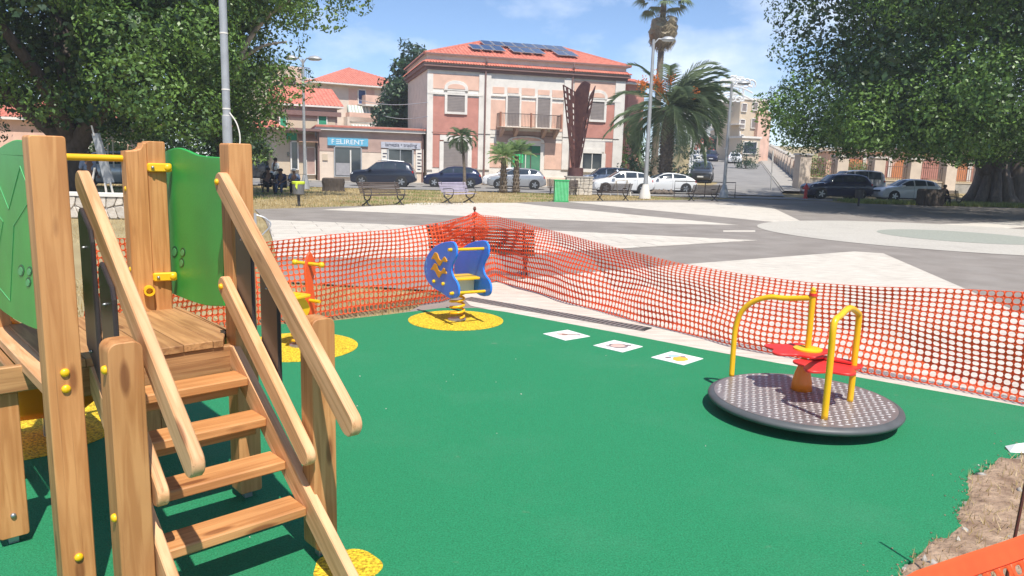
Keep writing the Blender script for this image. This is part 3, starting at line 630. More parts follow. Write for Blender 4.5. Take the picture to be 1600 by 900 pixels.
def flower(c, r, n, ph, sx=1., th=.018, rot=0):
    o = []
    for t in np.linspace(0, 2*pi, 90, endpoint=False): k = r*(1+.17*math.cos(n*t+ph)); o.append((sx*k*math.cos(t), k*math.sin(t)))
    return MB().slab(o, th, .004, M=Matrix.Rotation(-pi/2, 4, 'X'))
flower(0, .19, 5, .6, 1.15).build('seat', M_['red_board'], ra, smooth=30, loc=(s1c.x-.07, s1c.y, s1c.z), rot=(0, 0, .1))
MB().lathe([(.10, -.003), (.10, .011), (.09, .014)], n=32).build('seat_disc', M_['yellow'], ra, smooth=30, loc=(s1c.x, s1c.y, s1c.z+.008))
D2 = D(1294, 572, rcx[1]-.08); s2c = Vector((D2[0]-rcx[0], -.08, D2[2]-.014)); print('seat2', s2c)
flower(0, .19, 5, 2.2, 1.15).build('seat', M_['red_board'], ra, smooth=30, loc=s2c, rot=(0, 0, .5))
k1 = (s1c+s2c)/2
MB().box(-.02, .30, -.04, .04, -.012, .0).build('seat_bracket', M_['red_board'], ra, loc=(s1c.x-.02, s1c.y-.08, s1c.z-.002), rot=(0, 0, -.7))
cp = P3(1256, 612, .134)
MB().lathe([(.075, 0), (.07, .06), (.055, .13), (.035, .19), (.022, .24), (.02, s2c.z-.12)], n=20).build('pedestal', M_['orange_plastic'], ra, smooth='all', loc=(cp.x, cp.y+.05, .119))
# ---- spring riders
def spring(parent, r=.075, h=.34, turns=4.2, R=.0135):
    pts = [(r*math.cos(t)*(1 if 1 else 1), r*math.sin(t), .03+(h-.03)*t/(turns*2*pi)) for t in np.linspace(0, turns*2*pi, 110)]
    MB().tube(pts, R, 8).build('spring', M_['yellow_steel'], parent, smooth='all')
    MB().lathe([(.10, 0), (.10, .012), (.03, .03)], n=20).build('base_plate', M_['steel'], parent)
rb = G(714, 502); RAZ = math.atan2(-.86, .50)            # local x = along the panels (towards viewer right), local y = across
rider = empty('spring_rider', (rb[0], rb[1], .0185), RAZ, 'blue two-sided spring rider on a yellow coil, by the back edge of the mat', 'spring rider')
RF = Frame((rb[0], rb[1], 0), RAZ); HW = .185
spring(rider, .075, .30)
def rp(l): return [(600+x/5, 360+y/5) for x, y in l]
outl = rp([(490, 104), (540, 101), (562, 122), (573, 165), (567, 225), (545, 270), (533, 320), (545, 372), (572, 412), (590, 465), (583, 528), (552, 546), (508, 538), (455, 500), (400, 468), (352, 420), (326, 360), (320, 290), (337, 222), (378, 160), (432, 122)])
RP = [RF.onY(x, y, -HW) for x, y in outl]; print('rider panel', np.round(RP, 2).tolist())
RPs = smooth_loop(RP, 4)
for sg in (-1, 1):
    MB().slab(RPs, .022, .005).build('side_panel', M_['blue_board'], rider, smooth=30, loc=(0, sg*HW, 0))
def rloc(l, d=-HW): return [RF.onY(x, y, d) for x, y in rp(l)]
def zig(l, nm='wing'):
    P = smooth_loop(rloc(l), 4); MB().slab(P, .010, .003).build(nm, mat('amber_board', (.85, .36, .02), .4, .05), rider, smooth=30, loc=(0, -HW-.015, 0))
zig([(380, 235), (395, 205), (408, 184), (428, 195), (442, 235), (460, 245), (482, 218), (505, 255), (490, 262), (470, 258), (448, 290), (432, 280), (418, 255), (400, 235)])
zig([(375, 318), (392, 290), (405, 270), (425, 282), (438, 322), (458, 332), (478, 305), (500, 348), (486, 352), (465, 350), (442, 382), (428, 368), (414, 340), (398, 322)])
for q_ in ((338, 245), (338, 275), (336, 318), (340, 350)):
    c = rloc([q_])[0]
    MB().slab([(c[0]+.018*math.cos(a), c[1]+.022*math.sin(a)) for a in np.linspace(0, 2*pi, 10, endpoint=False)], .006, .001).build('scallop', mat('pale_blue_board', (.10, .35, .75), .4) if 'pale_blue_board' not in bpy.data.materials else bpy.data.materials['pale_blue_board'], rider, loc=(0, -HW-.010, 0))
for nm, q_ in (('hand_bar', (536, 165)), ('foot_bar', (548, 505))):
    c = rloc([q_])[0]; MB().tube([(c[0], -HW-.05, c[1]), (c[0], HW+.03, c[1])], .016, 12).build(nm, M_['yellow_steel'], rider, smooth=True)
for q_ in ((403, 410), (475, 430), (536, 165), (548, 505)):
    c = rloc([q_])[0]; MB().lathe([(.019, 0), (.019, .018), (.012, .028)], n=12).build('bolt_cap', M_['yellow'], rider, smooth=30, loc=(c[0], -HW-.01, c[1]), rot=(pi/2, 0, 0))
c = rloc([(475, 400)])[0]
MB().slab(rect(.30, .34, .03), .022, .004, M=Matrix.Rotation(-pi/2, 4, 'X')).build('seat', M_['yellow'], rider, smooth=30, loc=(c[0], HW-.02, c[1]+.02), rot=(0, 0, pi) if 0 else (0, 0, 0)).location = (c[0], HW-.01-.345, c[1]+.02)
MB().box(-.06, .06, -.17, .17, .29, c[1]+.005).build('spring_head', M_['steel'], rider, loc=(0, 0, 0)).data.materials[0] = M_['white']
# red rider, mostly hidden by the stair rails
r2 = np.array([e1[0]-.50, e1[1]+.05])
red = empty('spring_rider', (r2[0], r2[1], .0185), 1.1, 'red-orange spring rider with yellow handles, partly hidden behind the stair rail', 'spring rider')
spring(red, .07, .26)
ro = [(-.04, .26), (.06, .26), (.075, .40), (.055, .55), (.085, .68), (.06, .80), (.02, .845), (-.02, .80), (-.05, .66), (-.03, .50), (-.055, .38)]
MB().slab(smooth_loop(ro, 4), .022, .005).build('neck_panel', mat('red_orange_board', (.82, .10, .02), .4, .05), red, smooth=30, loc=(.12, 0, 0))
for z, w in ((.74, .15), (.40, .13)): MB().tube([(.12, -w, z), (.12, w, z)], .016, 10).build('handle', M_['yellow_steel'], red, smooth=True)
for sg in (-1, 1): MB().lathe([(.005, -.02), (.024, -.01), (.026, .02), (.01, .035)], n=12).build('handle_grip', M_['yellow'], red, smooth='all', loc=(.12, sg*.15, .74), rot=(-sg*pi/2, 0, 0))
MB().slab(smooth_loop([(-.22, .36), (-.18, .46), (-.08, .50), (0, .44), (.06, .34), (0, .27), (-.14, .28)], 4), .02, .004).build('body_panel', M_['yellow'], red, smooth=30, loc=(0, -.06, 0))
MB().slab(rect(.24, .24, .04), .022, .004, M=Matrix.Rotation(-pi/2, 4, 'X')).build('seat', M_['yellow'], red, smooth=30, loc=(-.08, -.12, .47))
# ================================================================ orange safety net
M_['net'] = mat('orange_net', (1., .15, .045), .45, .12, 2.5, col2=(1., .215, .06))
_bb = M_['net'].node_tree.nodes['Principled BSDF']; _t = M_['net'].node_tree; _tr = _t.nodes.new('ShaderNodeBsdfTranslucent'); _tr.inputs[0].default_value = (1., .20, .07, 1); _ms = _t.nodes.new('ShaderNodeMixShader'); _ms.inputs[0].default_value = .5
_o = _t.nodes['Material Output']; _t.links.new(_bb.outputs[0], _ms.inputs[1]); _t.links.new(_tr.outputs[0], _ms.inputs[2]); _t.links.new(_ms.outputs[0], _o.inputs[0])
def net(name, top, bot, m, label, pitch=.056, rows=16, hole=(.85, .80), wav=.03, seed=0, fold=None, warp=0.):
    """top / bot : matching lists of 3-D points; a sheet with real rounded holes"""
    r_ = np.random.default_rng(seed); top = np.array(top, float); bot = np.array(bot, float)
    seg = np.linalg.norm(np.diff((top+bot)/2, axis=0), axis=1); cum = np.concatenate([[0], np.cumsum(seg)]); nc = int(cum[-1]/pitch); cols = nc*1
    ph = r_.random(6)*6.3
    def at(i, j):                                       # i along 0..nc, j rows 0..rows (arrays)
        s = i/nc*cum[-1]; t0_ = j/rows; w_ = warp*np.clip(.35+.65*np.sin(s*.42+ph[5]*0+.4), 0, 1); t = (1-w_)*t0_+w_*(1-(1-t0_)**2.1)
        T_ = np.stack([np.interp(s, cum, top[:, k]) for k in range(3)], -1); B = np.stack([np.interp(s, cum, bot[:, k]) for k in range(3)], -1)
        P = B+(T_-B)*t[..., None]; d = np.stack([np.interp(s, cum, np.gradient((top[:, k]+bot[:, k])/2, cum)) for k in range(3)], -1); nrm = np.stack([-d[..., 1], d[..., 0], 0*s], -1); nrm /= np.linalg.norm(nrm, axis=-1, keepdims=True)+1e-9
        off = wav*(np.sin(s*2.1+ph[0]+2.5*t)+.7*np.sin(s*4.7+ph[1]-3*t)+.5*np.sin(8*t+ph[2]+s*1.3))*np.sin(np.pi*np.clip(t*.9+.1, 0, 1))
        dz = .012*np.sin(s*6.1+ph[3])*np.sin(t*9+s)+.018*np.sin(s*3.1+ph[4])
        P = P+nrm*off[..., None]; P[..., 2] += dz*np.sin(np.pi*t); return P
    K = 8; hx, hy = hole; ci = []; 
    I, J = np.meshgrid(np.arange(nc), np.arange(rows)); I = I.ravel().astype(float); J = J.ravel().astype(float)
    stg = .0
    outer = [(0, 0), (.5, 0), (1, 0), (1, .5), (1, 1), (.5, 1), (0, 1), (0, .5)]
    inner = [(.5-hx*.36, .5-hy*.40), (.5, .5-hy*.5), (.5+hx*.36, .5-hy*.40), (.5+hx*.5, .5), (.5+hx*.36, .5+hy*.40), (.5, .5+hy*.5), (.5-hx*.36, .5+hy*.40), (.5-hx*.5, .5)]
    # outer ring points shared implicitly; duplicates are fine for a thin sheet
    V = []
    for (a, b) in outer+inner: V.append(at(I+a, J+b))
    V = np.stack(V, 1); N = len(I); V = V.reshape(-1, 3); base = 16*np.arange(N)[:, None, None]
    F = np.array([(k, (k+1) % 8, 8+(k+1) % 8, 8+k) for k in range(8)])[None]+base; F = F.reshape(-1, 4)
    o = numesh(name, V, F, m); md = o.modifiers.new('thickness', 'SOLIDIFY'); md.thickness = .003; return tag(o, label, 'safety net')
def gz(x, y, z=0): p = G(x, y); return (p[0], p[1], z)
def col(x, yb, yt, lean=0.):
    b = G(x, yb); z = zat(b, yt); return (b[0], b[1], z), (b[0], b[1], .02)
# left section
ls = [(150, 560, 372), (215, 540, 372), (300, 522, 376), (420, 508, 378), (520, 498, 366), (620, 483, 358), (690, 473, 347), (733, 455, 336)]
tb = [col(*q) for q in ls]
net('safety_net', [t for t, b in tb], [b for t, b in tb], M_['net'], 'orange plastic mesh fence across the left, behind the blue spring rider', seed=2, wav=.06, rows=16, warp=.25)
rs = [(735, 455, 334), (775, 441, 338), (850, 463, 358), (950, 493, 385), (1050, 520, 410), (1150, 543, 428), (1250, 563, 441), (1350, 585, 448), (1450, 604, 450), (1600, 636, 457), (1750, 665, 465)]
tb = [col(*q) for q in rs]
tops = [t for t, b in tb]; bots = [b for t, b in tb]
for i in range(2, len(bots)): tops[i] = (tops[i][0], tops[i][1], tops[i][2])
net('safety_net', tops, bots, M_['net'], 'orange plastic mesh fence along the right behind the roundabout', seed=5, wav=.06, rows=17, warp=.75)
# crumpled double layer hanging at the corner stake
cs = [(672, 462, 352), (700, 470, 349), (725, 462, 338), (741, 457, 330), (756, 452, 340)]
tb = [col(*q) for q in cs]
net('safety_net', [(t[0], t[1]-.04, t[2]) for t, b in tb], [(b[0], b[1]-.06, max(.35, t[2]-.55)) for t, b in tb], M_['net'], 'crumpled fold of orange mesh tied to the corner stake', seed=9, wav=.07, rows=12, pitch=.035)
def stake(p, h, r, m, label):
    t = empty('stake', (p[0], p[1], 0), 0, label, 'stake'); MB().tube([(0, 0, 0), (.01, 0, h)], r, 8).build('shaft', m, t, smooth=True)
    MB().lathe([(r*1.7, 0), (r*1.9, .02), (r*1.2, .045)], n=10).build('cap', m, t, smooth='all', loc=(.01, 0, h-.01)); return t
cst = G(738, 456); stake(cst, zat(cst, 327), .011, mat('rusty_iron', (.16, .06, .04), .8), 'thin rusty stake holding the net corner behind the blue spring rider')
MB().tube([(-.03, -.02, 0), (0, -.03, .03), (.03, 0, .02), (.02, .02, -.03), (-.02, .02, -.02), (-.03, -.02, 0)], .012, 6).build('ribbon_knot', mat('pink_red_tape', (.75, .07, .08), .5), None, loc=(cst[0]+.01, cst[1], zat(cst, 336)))
tag(bpy.data.objects['ribbon_knot'], 'red tape knotted around the top of the thin corner stake', 'tape')
bs = [G(1590, 636), G(1180, 556)]
for i, b in enumerate(bs[:1]): pass
# near section at the lower right corner
nt_ = [(1380, 925, .46), (1430, 897, .47), (1500, 873, .47), (1570, 850, .48), (1620, 832, .50), (1700, 805, .55)]
tp_ = [G(x, y, z) for x, y, z in nt_]
tp_ = [(p[0], p[1], p[2]) for p in tp_]; bt_ = [(p[0]+.12, p[1]-.10, .05) for p in tp_]
net('safety_net', tp_, bt_, M_['net'], 'near end of the orange mesh fence in the lower right corner', seed=11, wav=.012, rows=8, pitch=.06, hole=(.5, .55))
# solid folded hem of the near net
q = MB(); v = [];
for p in tp_: v += [(p[0], p[1], p[2]+.012), (p[0]+.012, p[1]-.03, p[2]-.05)]
f = [(2*i, 2*i+1, 2*i+3, 2*i+2) for i in range(len(tp_)-1)]
hem = q.add(v, f).build('net_hem', M_['net'], bpy.data.objects['safety_net.003'] if 'safety_net.003' in bpy.data.objects else None)
sk = D(1597, 800, 2.62); print('near stake', sk)
st_ = empty('stake', (sk[0]-.03, sk[1], -.02), 0, 'dark rusty rod standing at the right edge behind the near net', 'stake'); MB().tube([(0, 0, 0), (.05, .0, 1.1)], .006, 8).build('shaft', mat('dark_rust', (.10, .035, .025), .8), st_, smooth=True)
# crumpled white paper at the right edge
pw = G(1590, 708); q = MB(); q.add([(-.07, -.03, 0), (.07, -.04, .0), (.08, .05, .02), (-.05, .05, .01), (-.02, .0, .045), (.04, .01, .05)], [(0, 1, 5, 4), (1, 2, 5), (2, 3, 4, 5), (3, 0, 4)])
tag(q.build('paper_scrap', M_['white'], None, loc=(pw[0], pw[1], .016)), 'crumpled white paper lying at the right edge of the mat', 'paper')
# ================================================================ buildings
M_['cream'] = mat('cream_render', (.72, .60, .49), .9, .06, 1.2, bump=.15, detail=8)
M_['white_r'] = mat('white_render', (.74, .70, .64), .9, .05, 1.5, detail=8)
M_['pink'] = mat('pale_pink_render', (.72, .47, .36), .9, .08, 1.2, bump=.15, detail=8)
M_['red_r'] = mat('brick_red_render', (.52, .235, .185), .9, .10, 1.5, bump=.2, detail=8)
M_['mauve'] = mat('mauve_render', (.46, .32, .27), .9, .07, 1.5)
M_['shutter'] = mat('grey_brown_shutter', (.235, .20, .185), .7, .08, 3)
M_['rooftile'] = mat('red_roof_tile', (.46, .135, .095), .85, scale=2.4, bump=.3, col2=(.60, .22, .155), detail=10, rnd=.05)
M_['cornice'] = mat('brown_cornice', (.22, .13, .115), .8, .1, 3)
M_['glass'] = glassmat('window_glass', (.045, .055, .065))
M_['dkglass'] = glassmat('dark_glass', (.02, .024, .03))
M_['greenglass'] = glassmat('green_tinted_glass', (.05, .22, .12))
M_['panel_pv'] = mat('solar_cells', (.03, .055, .13), .15, .2, 3, spec=.8)
M_['iron'] = mat('dark_iron', (.09, .07, .065), .6, .1, 5)
M_['grey_metal'] = mat('grey_metal', (.40, .41, .42), .45, .1, 5, metal=.3)
M_['beige'] = mat('beige_render', (.60, .49, .36), .9, .08, 1.3, detail=8)
M_['greenshut'] = mat('green_shutter', (.02, .28, .14), .6, .08, 4)
M_['blueshut'] = mat('blue_shutter', (.045, .08, .20), .6, .08, 4)
for k_ in ('cream', 'white_r', 'pink', 'red_r', 'mauve', 'beige'):
    c_ = {'cream': (.50, .41, .33), 'white_r': (.52, .48, .43), 'pink': (.52, .33, .26), 'red_r': (.36, .15, .12), 'mauve': (.30, .20, .17), 'beige': (.44, .36, .27)}[k_]; dust(M_[k_], c_, 1.3, .48, .72, .55)
def FR(p0, p1): a = math.atan2(p1[1]-p0[1], p1[0]-p0[0]); return Frame((p0[0], p0[1], 0), a)
def fbox(fr, a, b, y0, y1): # two opposite pixel corners -> local x/z box on plane y=0
    p = fr.onY(*a); q = fr.onY(*b); return (min(p[0], q[0]), max(p[0], q[0]), y0, y1, min(p[1], q[1]), max(p[1], q[1]))
def part(name, m, par, *boxes, **k):
    q = MB()
    for b in boxes: q.box(*b)
    o = q.build(name, m, par)
    for kk in k: o[kk] = k[kk]
    return o
def tiles(name, m, par, quad, step=.28, r=.07, label=None, courses=.42):
    """a roof slope from 4 corners (eave a, eave b, ridge b, ridge a) with raised rows of tiles"""
    a, b, c, d = [Vector(p) for p in quad]; q = MB(); q.add([a, b, c, d], [(0, 1, 2, 3)]); n = max(2, int((b-a).length/step)); nv = (b-a).cross(d-a).normalized()
    if nv.z < 0: nv = -nv
    X = (b-a).normalized()
    Ltop = (c-d).length; Leave = (b-a).length; S = ((d+c)/2-(a+b)/2); up = (S-X*S.dot(X)).normalized(); H = S.dot(up)
    xa = (d-a).dot(X); xb = (c-a).dot(X)
    for i in range(n):
        x = (i+.5)*Leave/n
        # where the row leaves the slope
        t = 1.
        if x < xa: t = x/xa if xa > 1e-6 else 1
        if x > xb: t = min(t, (Leave-x)/(Leave-xb) if Leave-xb > 1e-6 else 1)
        if t*H < .1: continue
        p = a+X*x; e = p+up*H*t; w = X*r
        m_ = max(1, int(t*H/courses))
        for k in range(m_):
            p0 = p+(e-p)*k/m_; p1 = p+(e-p)*(k+1)/m_
            q.add([p0-w, p0+nv*r*.95, p0+w, p1+w*.8, p1+nv*r*.6, p1-w*.8], [(0, 1, 4, 5), (1, 2, 3, 4), (0, 2, 1)])
    o = q.build(name, m, par)
    if label: o['label'] = label
    return o
c5 = lambda x, y: (640+x/3.463, 50+y/3.463)
# ---------------- villa
vl = D(667, 290, 58); vr = D(968, 291, 62.5); V = FR(vl, vr); VW = np.linalg.norm((vr-vl)[:2])
villa = empty('villa', (vl[0], vl[1], 0), V.a, 'two storey red and cream villa with solar panels on its tiled roof', 'house')
zc = V.onY(*c5(620, 232))[1]+.26; ze = zc+.80; print('villa', VW, zc, ze)
DEP = 11.
part('wall', M_['white_r'], villa, (0, VW, 0, DEP, 0, zc+.2))
def vb(x0, y0, x1, y1, d0, d1): return fbox(V, c5(x0, y0), c5(x1, y1), -d1, -d0)
part('base_course', M_['cream'], villa, (-.05, VW+.05, -.08, 0, 0, .75))
part('side_wall', M_['cream'], villa, (-.02, -.002, .3, DEP-.3, .8, zc-.3))
part('upper_panel', M_['pink'], villa, vb(107, 222, 378, 318, -.01, .04)); part('upper_panel', M_['pink'], villa, vb(893, 262, 1122, 360, -.01, .04))
part('red_panel', M_['red_r'], villa, vb(124, 345, 374, 738, -.01, .05)); 
part('red_panel', M_['red_r'], villa, vb(893, 385, 1113, 578, -.01, .05)); part('red_panel', M_['red_r'], villa, vb(1060, 597, 1100, 740, -.01, .05)); part('red_panel', M_['red_r'], villa, vb(868, 590, 905, 740, -.01, .05))
for a in ((438, 366, 514, 530), (600, 374, 678, 512), (766, 385, 832, 540)): part('pink_panel', M_['pink'], villa, vb(*a, -.01, .04))
for a in ((430, 600, 540, 735), (732, 600, 826, 745)): part('pink_panel', M_['pink'], villa, vb(*a, -.01, .04))
for a in ((450, 296, 512, 334), (530, 300, 590, 332), (607, 303, 677, 345), (695, 312, 757, 342), (772, 314, 830, 356)): part('pink_inset', M_['pink'], villa, vb(*a, -.01, .035))
part('brown_band', M_['mauve'], villa, vb(470, 532, 790, 606, -.01, .03))
for x0, x1 in ((95, 122), (376, 397), (412, 430), (838, 862), (1116, 1142)): part('pilaster', M_['white_r'], villa, vb(x0, 225, x1, 745, 0, .12))
part('string_course', M_['white_r'], villa, vb(95, 322, 397, 350, 0, .14)); part('string_course', M_['white_r'], villa, vb(412, 345, 862, 362, 0, .10)); part('string_course', M_['white_r'], villa, vb(885, 362, 1142, 384, 0, .14))
def arch_pts(fr, x0, x1, z0, h, n=10): return [(x0, z0)]+[(x0+(x1-x0)*(.5-.5*math.cos(pi*k/n)), z0+h*math.sin(pi*k/n)**.7) for k in range(1, n)]+[(x1, z0)]
def window(par, fr, box, name='window', fm='white_r', sm='shutter', fw=.16, arch=0., slats=True, proud=.06, mull=False):
    x0, x1, _, _, z0, z1 = box
    w = MB(); w.box(x0-fw, x0, -proud-.09, -.02, z0-fw*.8, z1).box(x1, x1+fw, -proud-.09, -.02, z0-fw*.8, z1).box(x0, x1, -proud-.09, -.02, z1, z1+fw).box(x0-.0, x1, -proud-.12, -.02, z0-fw*.8, z0)
    wo = w.build(name, M_[fm], par)
    s = MB()
    if slats:
        n = max(3, int((z1-z0)/.11))
        for k in range(n): z = z0+(z1-z0)*k/n; s.add([(x0, -.095, z), (x1, -.095, z), (x1, -.075, z+(z1-z0)/n), (x0, -.075, z+(z1-z0)/n)], [(0, 1, 2, 3)]); s.add([(x0, -.095, z), (x1, -.095, z), (x1, -.075, z), (x0, -.075, z)], [(0, 3, 2, 1)])
        s.build('shutter', M_[sm], wo)
    else:
        s.box(x0, x1, -.075, -.055, z0, z1).build('pane', M_[sm], wo)
        if mull: MB().box((x0+x1)/2-.03, (x0+x1)/2+.03, -.11, -.076, z0, z1).build('mullion', M_[fm], wo)
    if arch:
        P = arch_pts(fr, x0-fw*1.3, x1+fw*1.3, z1+fw, arch); MB().slab(P, .16, .01, y0=-.10).build('pediment', M_[fm], wo)
        P2 = arch_pts(fr, x0, x1, z1+fw*1.6, arch*.5); MB().slab(P2, .03, .004, y0=-.19).build('pediment_inset', M_['pink'], wo)
    return wo
window(villa, V, vb(203, 330, 296, 436, 0, 0), arch=.75, fw=.2); window(villa, V, vb(977, 376, 1047, 478, 0, 0), arch=.75, fw=.2)
window(villa, V, vb(529, 345, 589, 511, 0, 0), fw=.15); window(villa, V, vb(692, 354, 754, 519, 0, 0), fw=.15)
g1 = window(villa, V, vb(183, 592, 311, 747, 0, 0), name='garage_door', fw=.32, arch=.0); window(villa, V, vb(935, 655, 1033, 742, 0, 0), fw=.35, sm='glass', slats=False, mull=True, name='shop_window')
part('door_head', M_['white_r'], villa, vb(163, 557, 336, 590, .0, .16)); part('door_head', M_['white_r'], villa, vb(915, 590, 1052, 650, .0, .10))
dd_ = window(villa, V, vb(548, 612, 702, 752, 0, 0), name='entrance_door', sm='greenglass', slats=False, mull=True, fw=.24, arch=.5)
x0, x1, _, _, z0, z1 = vb(548, 612, 702, 752, 0, 0)
for fx in (.0, .33, .66): MB().box(x0+(x1-x0)*fx, x0+(x1-x0)*fx+.07, -.12, -.076, z0, z1).build('door_bar', M_['iron'], dd_)
MB().box(x0, x1, -.12, -.076, z0+(z1-z0)*.66, z0+(z1-z0)*.66+.08).build('door_bar', M_['iron'], dd_)
MB().box(x0+.2, x0+1.0, -.10, -.076, z0+.6, z0+1.3).build('notice', mat('green_notice', (.05, .6, .2), .5), dd_)
# balcony
bx = vb(470, 513, 797, 530, 0, 0); bal = MB().box(bx[0], bx[1], -1.2, 0, bx[4], bx[5]).build('balcony', M_['cream'], villa)
q = MB(); q.box(bx[0], bx[1], -1.18, -1.14, bx[5]+.98, bx[5]+1.03)
n_ = 42
for k in range(n_+1): x = bx[0]+.03+(bx[1]-bx[0]-.06)*k/n_; q.box(x-.012, x+.012, -1.17, -1.15, bx[5], bx[5]+1.0)
for xx in (bx[0]+.02, bx[1]-.02):
    for k in range(7): y = -1.15*k/7; q.box(xx-.012, xx+.012, y-.012, y+.012, bx[5], bx[5]+1.0)
    q.box(xx-.02, xx+.02, -1.16, 0, bx[5]+.98, bx[5]+1.03)
q.build('railing', M_['iron'], bal)
for fx in (0, .49, .985): x = bx[0]+(bx[1]-bx[0])*fx; MB().box(x-.06, x+.08, -1.22, -1.1, bx[5], bx[5]+1.1).build('railing_post', mat('rust_post', (.30, .13, .08), .7), bal)
for fx in (.04, .27, .73, .93):
    x = bx[0]+(bx[1]-bx[0])*fx; MB().add([(x, -.02, bx[4]), (x+.25, -.02, bx[4]), (x, -1.0, bx[4]), (x+.25, -1., bx[4]), (x, -.02, bx[4]-.75), (x+.25, -.02, bx[4]-.75), (x, -.9, bx[4]-.2), (x+.25, -.9, bx[4]-.2)], [(0, 1, 3, 2), (4, 6, 7, 5), (0, 2, 6, 4), (1, 5, 7, 3), (2, 3, 7, 6)]).build('bracket', M_['mauve'], bal)
# cornice, lower tile fringe, white frieze, roof
o_ = .45
part('cornice', M_['cornice'], villa, (-.18, VW+.18, -.18, DEP+.2, zc-.28, zc-.06)); part('cornice', M_['cornice'], villa, (-.36, VW+.36, -.36, DEP+.4, zc-.058, zc+.12))
part('cornice_moulding', M_['white_r'], villa, (-.28, VW+.28, -.28, DEP+.3, zc+.121, zc+.20))
part('frieze', M_['white_r'], villa, (-.05, VW+.05, -.05, DEP, zc+.21, ze+.0))
tiles('tile_fringe', M_['rooftile'], villa, [(-.42, -.46, zc+.21), (VW+.42, -.46, zc+.21), (VW+.1, -.06, zc+.46), (-.1, -.06, zc+.46)], .22, .07)
tiles('tile_fringe', M_['rooftile'], villa, [(-.46, DEP, zc+.21), (-.46, -.42, zc+.21), (-.06, -.1, zc+.46), (-.06, DEP, zc+.46)], .22, .07)
tiles('tile_fringe', M_['rooftile'], villa, [(VW+.46, -.42, zc+.21), (VW+.46, DEP, zc+.21), (VW+.06, DEP, zc+.46), (VW+.06, -.1, zc+.46)], .22, .07)
part('gutter', M_['cornice'], villa, (-.32, VW+.32, -.34, -.22, ze-.0, ze+.12)); part('gutter', M_['cornice'], villa, (-.34, -.22, -.20, DEP, ze-.0, ze+.12)); part('gutter', M_['cornice'], villa, (VW+.22, VW+.34, -.20, DEP, ze-.0, ze+.12))
part('soffit', M_['white_r'], villa, (-.21, VW+.21, -.21, DEP+.3, ze+.001, ze+.07))
rl = V.onY(*c5(378, 52), d=5.5); rr_ = V.onY(*c5(835, 90), d=5.5); zr = (rl[1]+rr_[1])/2; print('ridge', rl, rr_)
e0, e1_, yb = -.33, VW+.33, DEP+.4; z0 = ze+.08; a_ = (rl[0], 5.5, zr); b_ = (rr_[0], 5.5, zr)
tiles('roof', M_['rooftile'], villa, [(e0, -.33, z0), (e1_, -.33, z0), b_, a_], .30, .085)
tiles('roof', M_['rooftile'], villa, [(e1_, yb, z0), (e0, yb, z0), a_, b_], .30, .085)
tiles('roof', M_['rooftile'], villa, [(e0, yb, z0), (e0, -.33, z0), a_, (a_[0], 5.51, zr)], .30, .085)
tiles('roof', M_['rooftile'], villa, [(e1_, -.33, z0), (e1_, yb, z0), (b_[0], 5.51, zr), b_], .30, .085)
MB().tube([a_, b_], .14, 6).tube([(e0, -.33, z0), a_], .12, 6).tube([(e1_, -.33, z0), b_], .12, 6).build('ridge_tiles', M_['rooftile'], villa)
# solar panels lie just above the front slope
slope = math.atan2(zr-z0, 5.83)
def pvp(x0, x1, t0, t1):
    o = MB().box(x0+.03, x1-.03, 0, (t1-t0)*5.83/math.cos(slope)-.05, 0, .05).build('solar_panel', M_['grey_metal'], villa, loc=(0, -.33+5.83*t0, z0+(zr-z0)*t0+.22), rot=(slope, 0, 0))
    L2 = (t1-t0)*5.83/math.cos(slope)-.05
    MB().box(x0+.08, x1-.08, .05, L2-.05, .051, .056).build('solar_cells', M_['panel_pv'], o)
sx0 = V.onY(*c5(385, 75), d=4.2)[0]; sx1 = V.onY(*c5(840, 100), d=4.2)[0]
for k in range(8): pvp(sx0+(sx1-sx0)*k/8, sx0+(sx1-sx0)*(k+1)/8, .60, .90)
w8 = (sx1-sx0)/8; lx = V.onY(*c5(322, 110), d=2.2)[0]
for base, nn in ((lx, 3), (V.onY(*c5(540, 120), d=2.2)[0], 3), (V.onY(*c5(778, 140), d=2.2)[0], 2)):
    for k in range(nn): pvp(base+w8*k, base+w8*(k+1), .24, .56)
for x, y0_, y1_ in ((408, 160, 750), (877, 190, 780)):
    p = V.onY(*c5(x, 300)); MB().tube([(p[0], -.2, .05), (p[0], -.2, zc-.1), (p[0], -.45, zc+.5), (p[0], -.42, ze)], .07, 8).build('downpipe', M_['cornice'], villa)
MB().box(VW*.02, VW*.98, -.16, -.12, V.onY(*c5(620, 560))[1]-.03, V.onY(*c5(620, 560))[1]+.0).build('cable', M_['iron'], villa)
# ---------------- low shop building to the left of the villa
c4 = lambda x, y: (400+x/3.2133, 60+y/3.2133)
sl_ = D(497, 280, 56); sr_ = D(661, 284, 58.5); S_ = FR(sl_, sr_); SW = np.linalg.norm((sr_-sl_)[:2])
shop = empty('shop_building', (sl_[0], sl_[1], 0), S_.a, 'single storey pale shop row with a blue sign and a white sign above its doors', 'shop')
zt = S_.onY(*c4(600, 470))[1]; print('shop', SW, zt)
part('wall', M_['cream'], shop, (0, SW, 0, 8, 0, zt))
def sb(x0, y0, x1, y1, d0, d1): return fbox(S_, c4(x0, y0), c4(x1, y1), -d1, -d0)
part('mauve_band', M_['mauve'], shop, (.05, SW-.1, -.03, 0, S_.onY(*c4(600, 572))[1], zt-.06))
part('parapet', M_['white_r'], shop, (-.1, SW+.1, -.35, 8.1, zt, zt+.22)); part('coping', M_['rooftile'], shop, (-.15, SW+.12, -.45, 8.2, zt+.222, zt+.34))
part('flat_roof', M_['mauve'], shop, (0, SW, 0, 8, zt+.342, zt+.40))
b = sb(396, 545, 525, 692, 0, 0); d_ = window(shop, S_, b, name='shop_door', fm='grey_metal', sm='glass', slats=False, fw=.09)
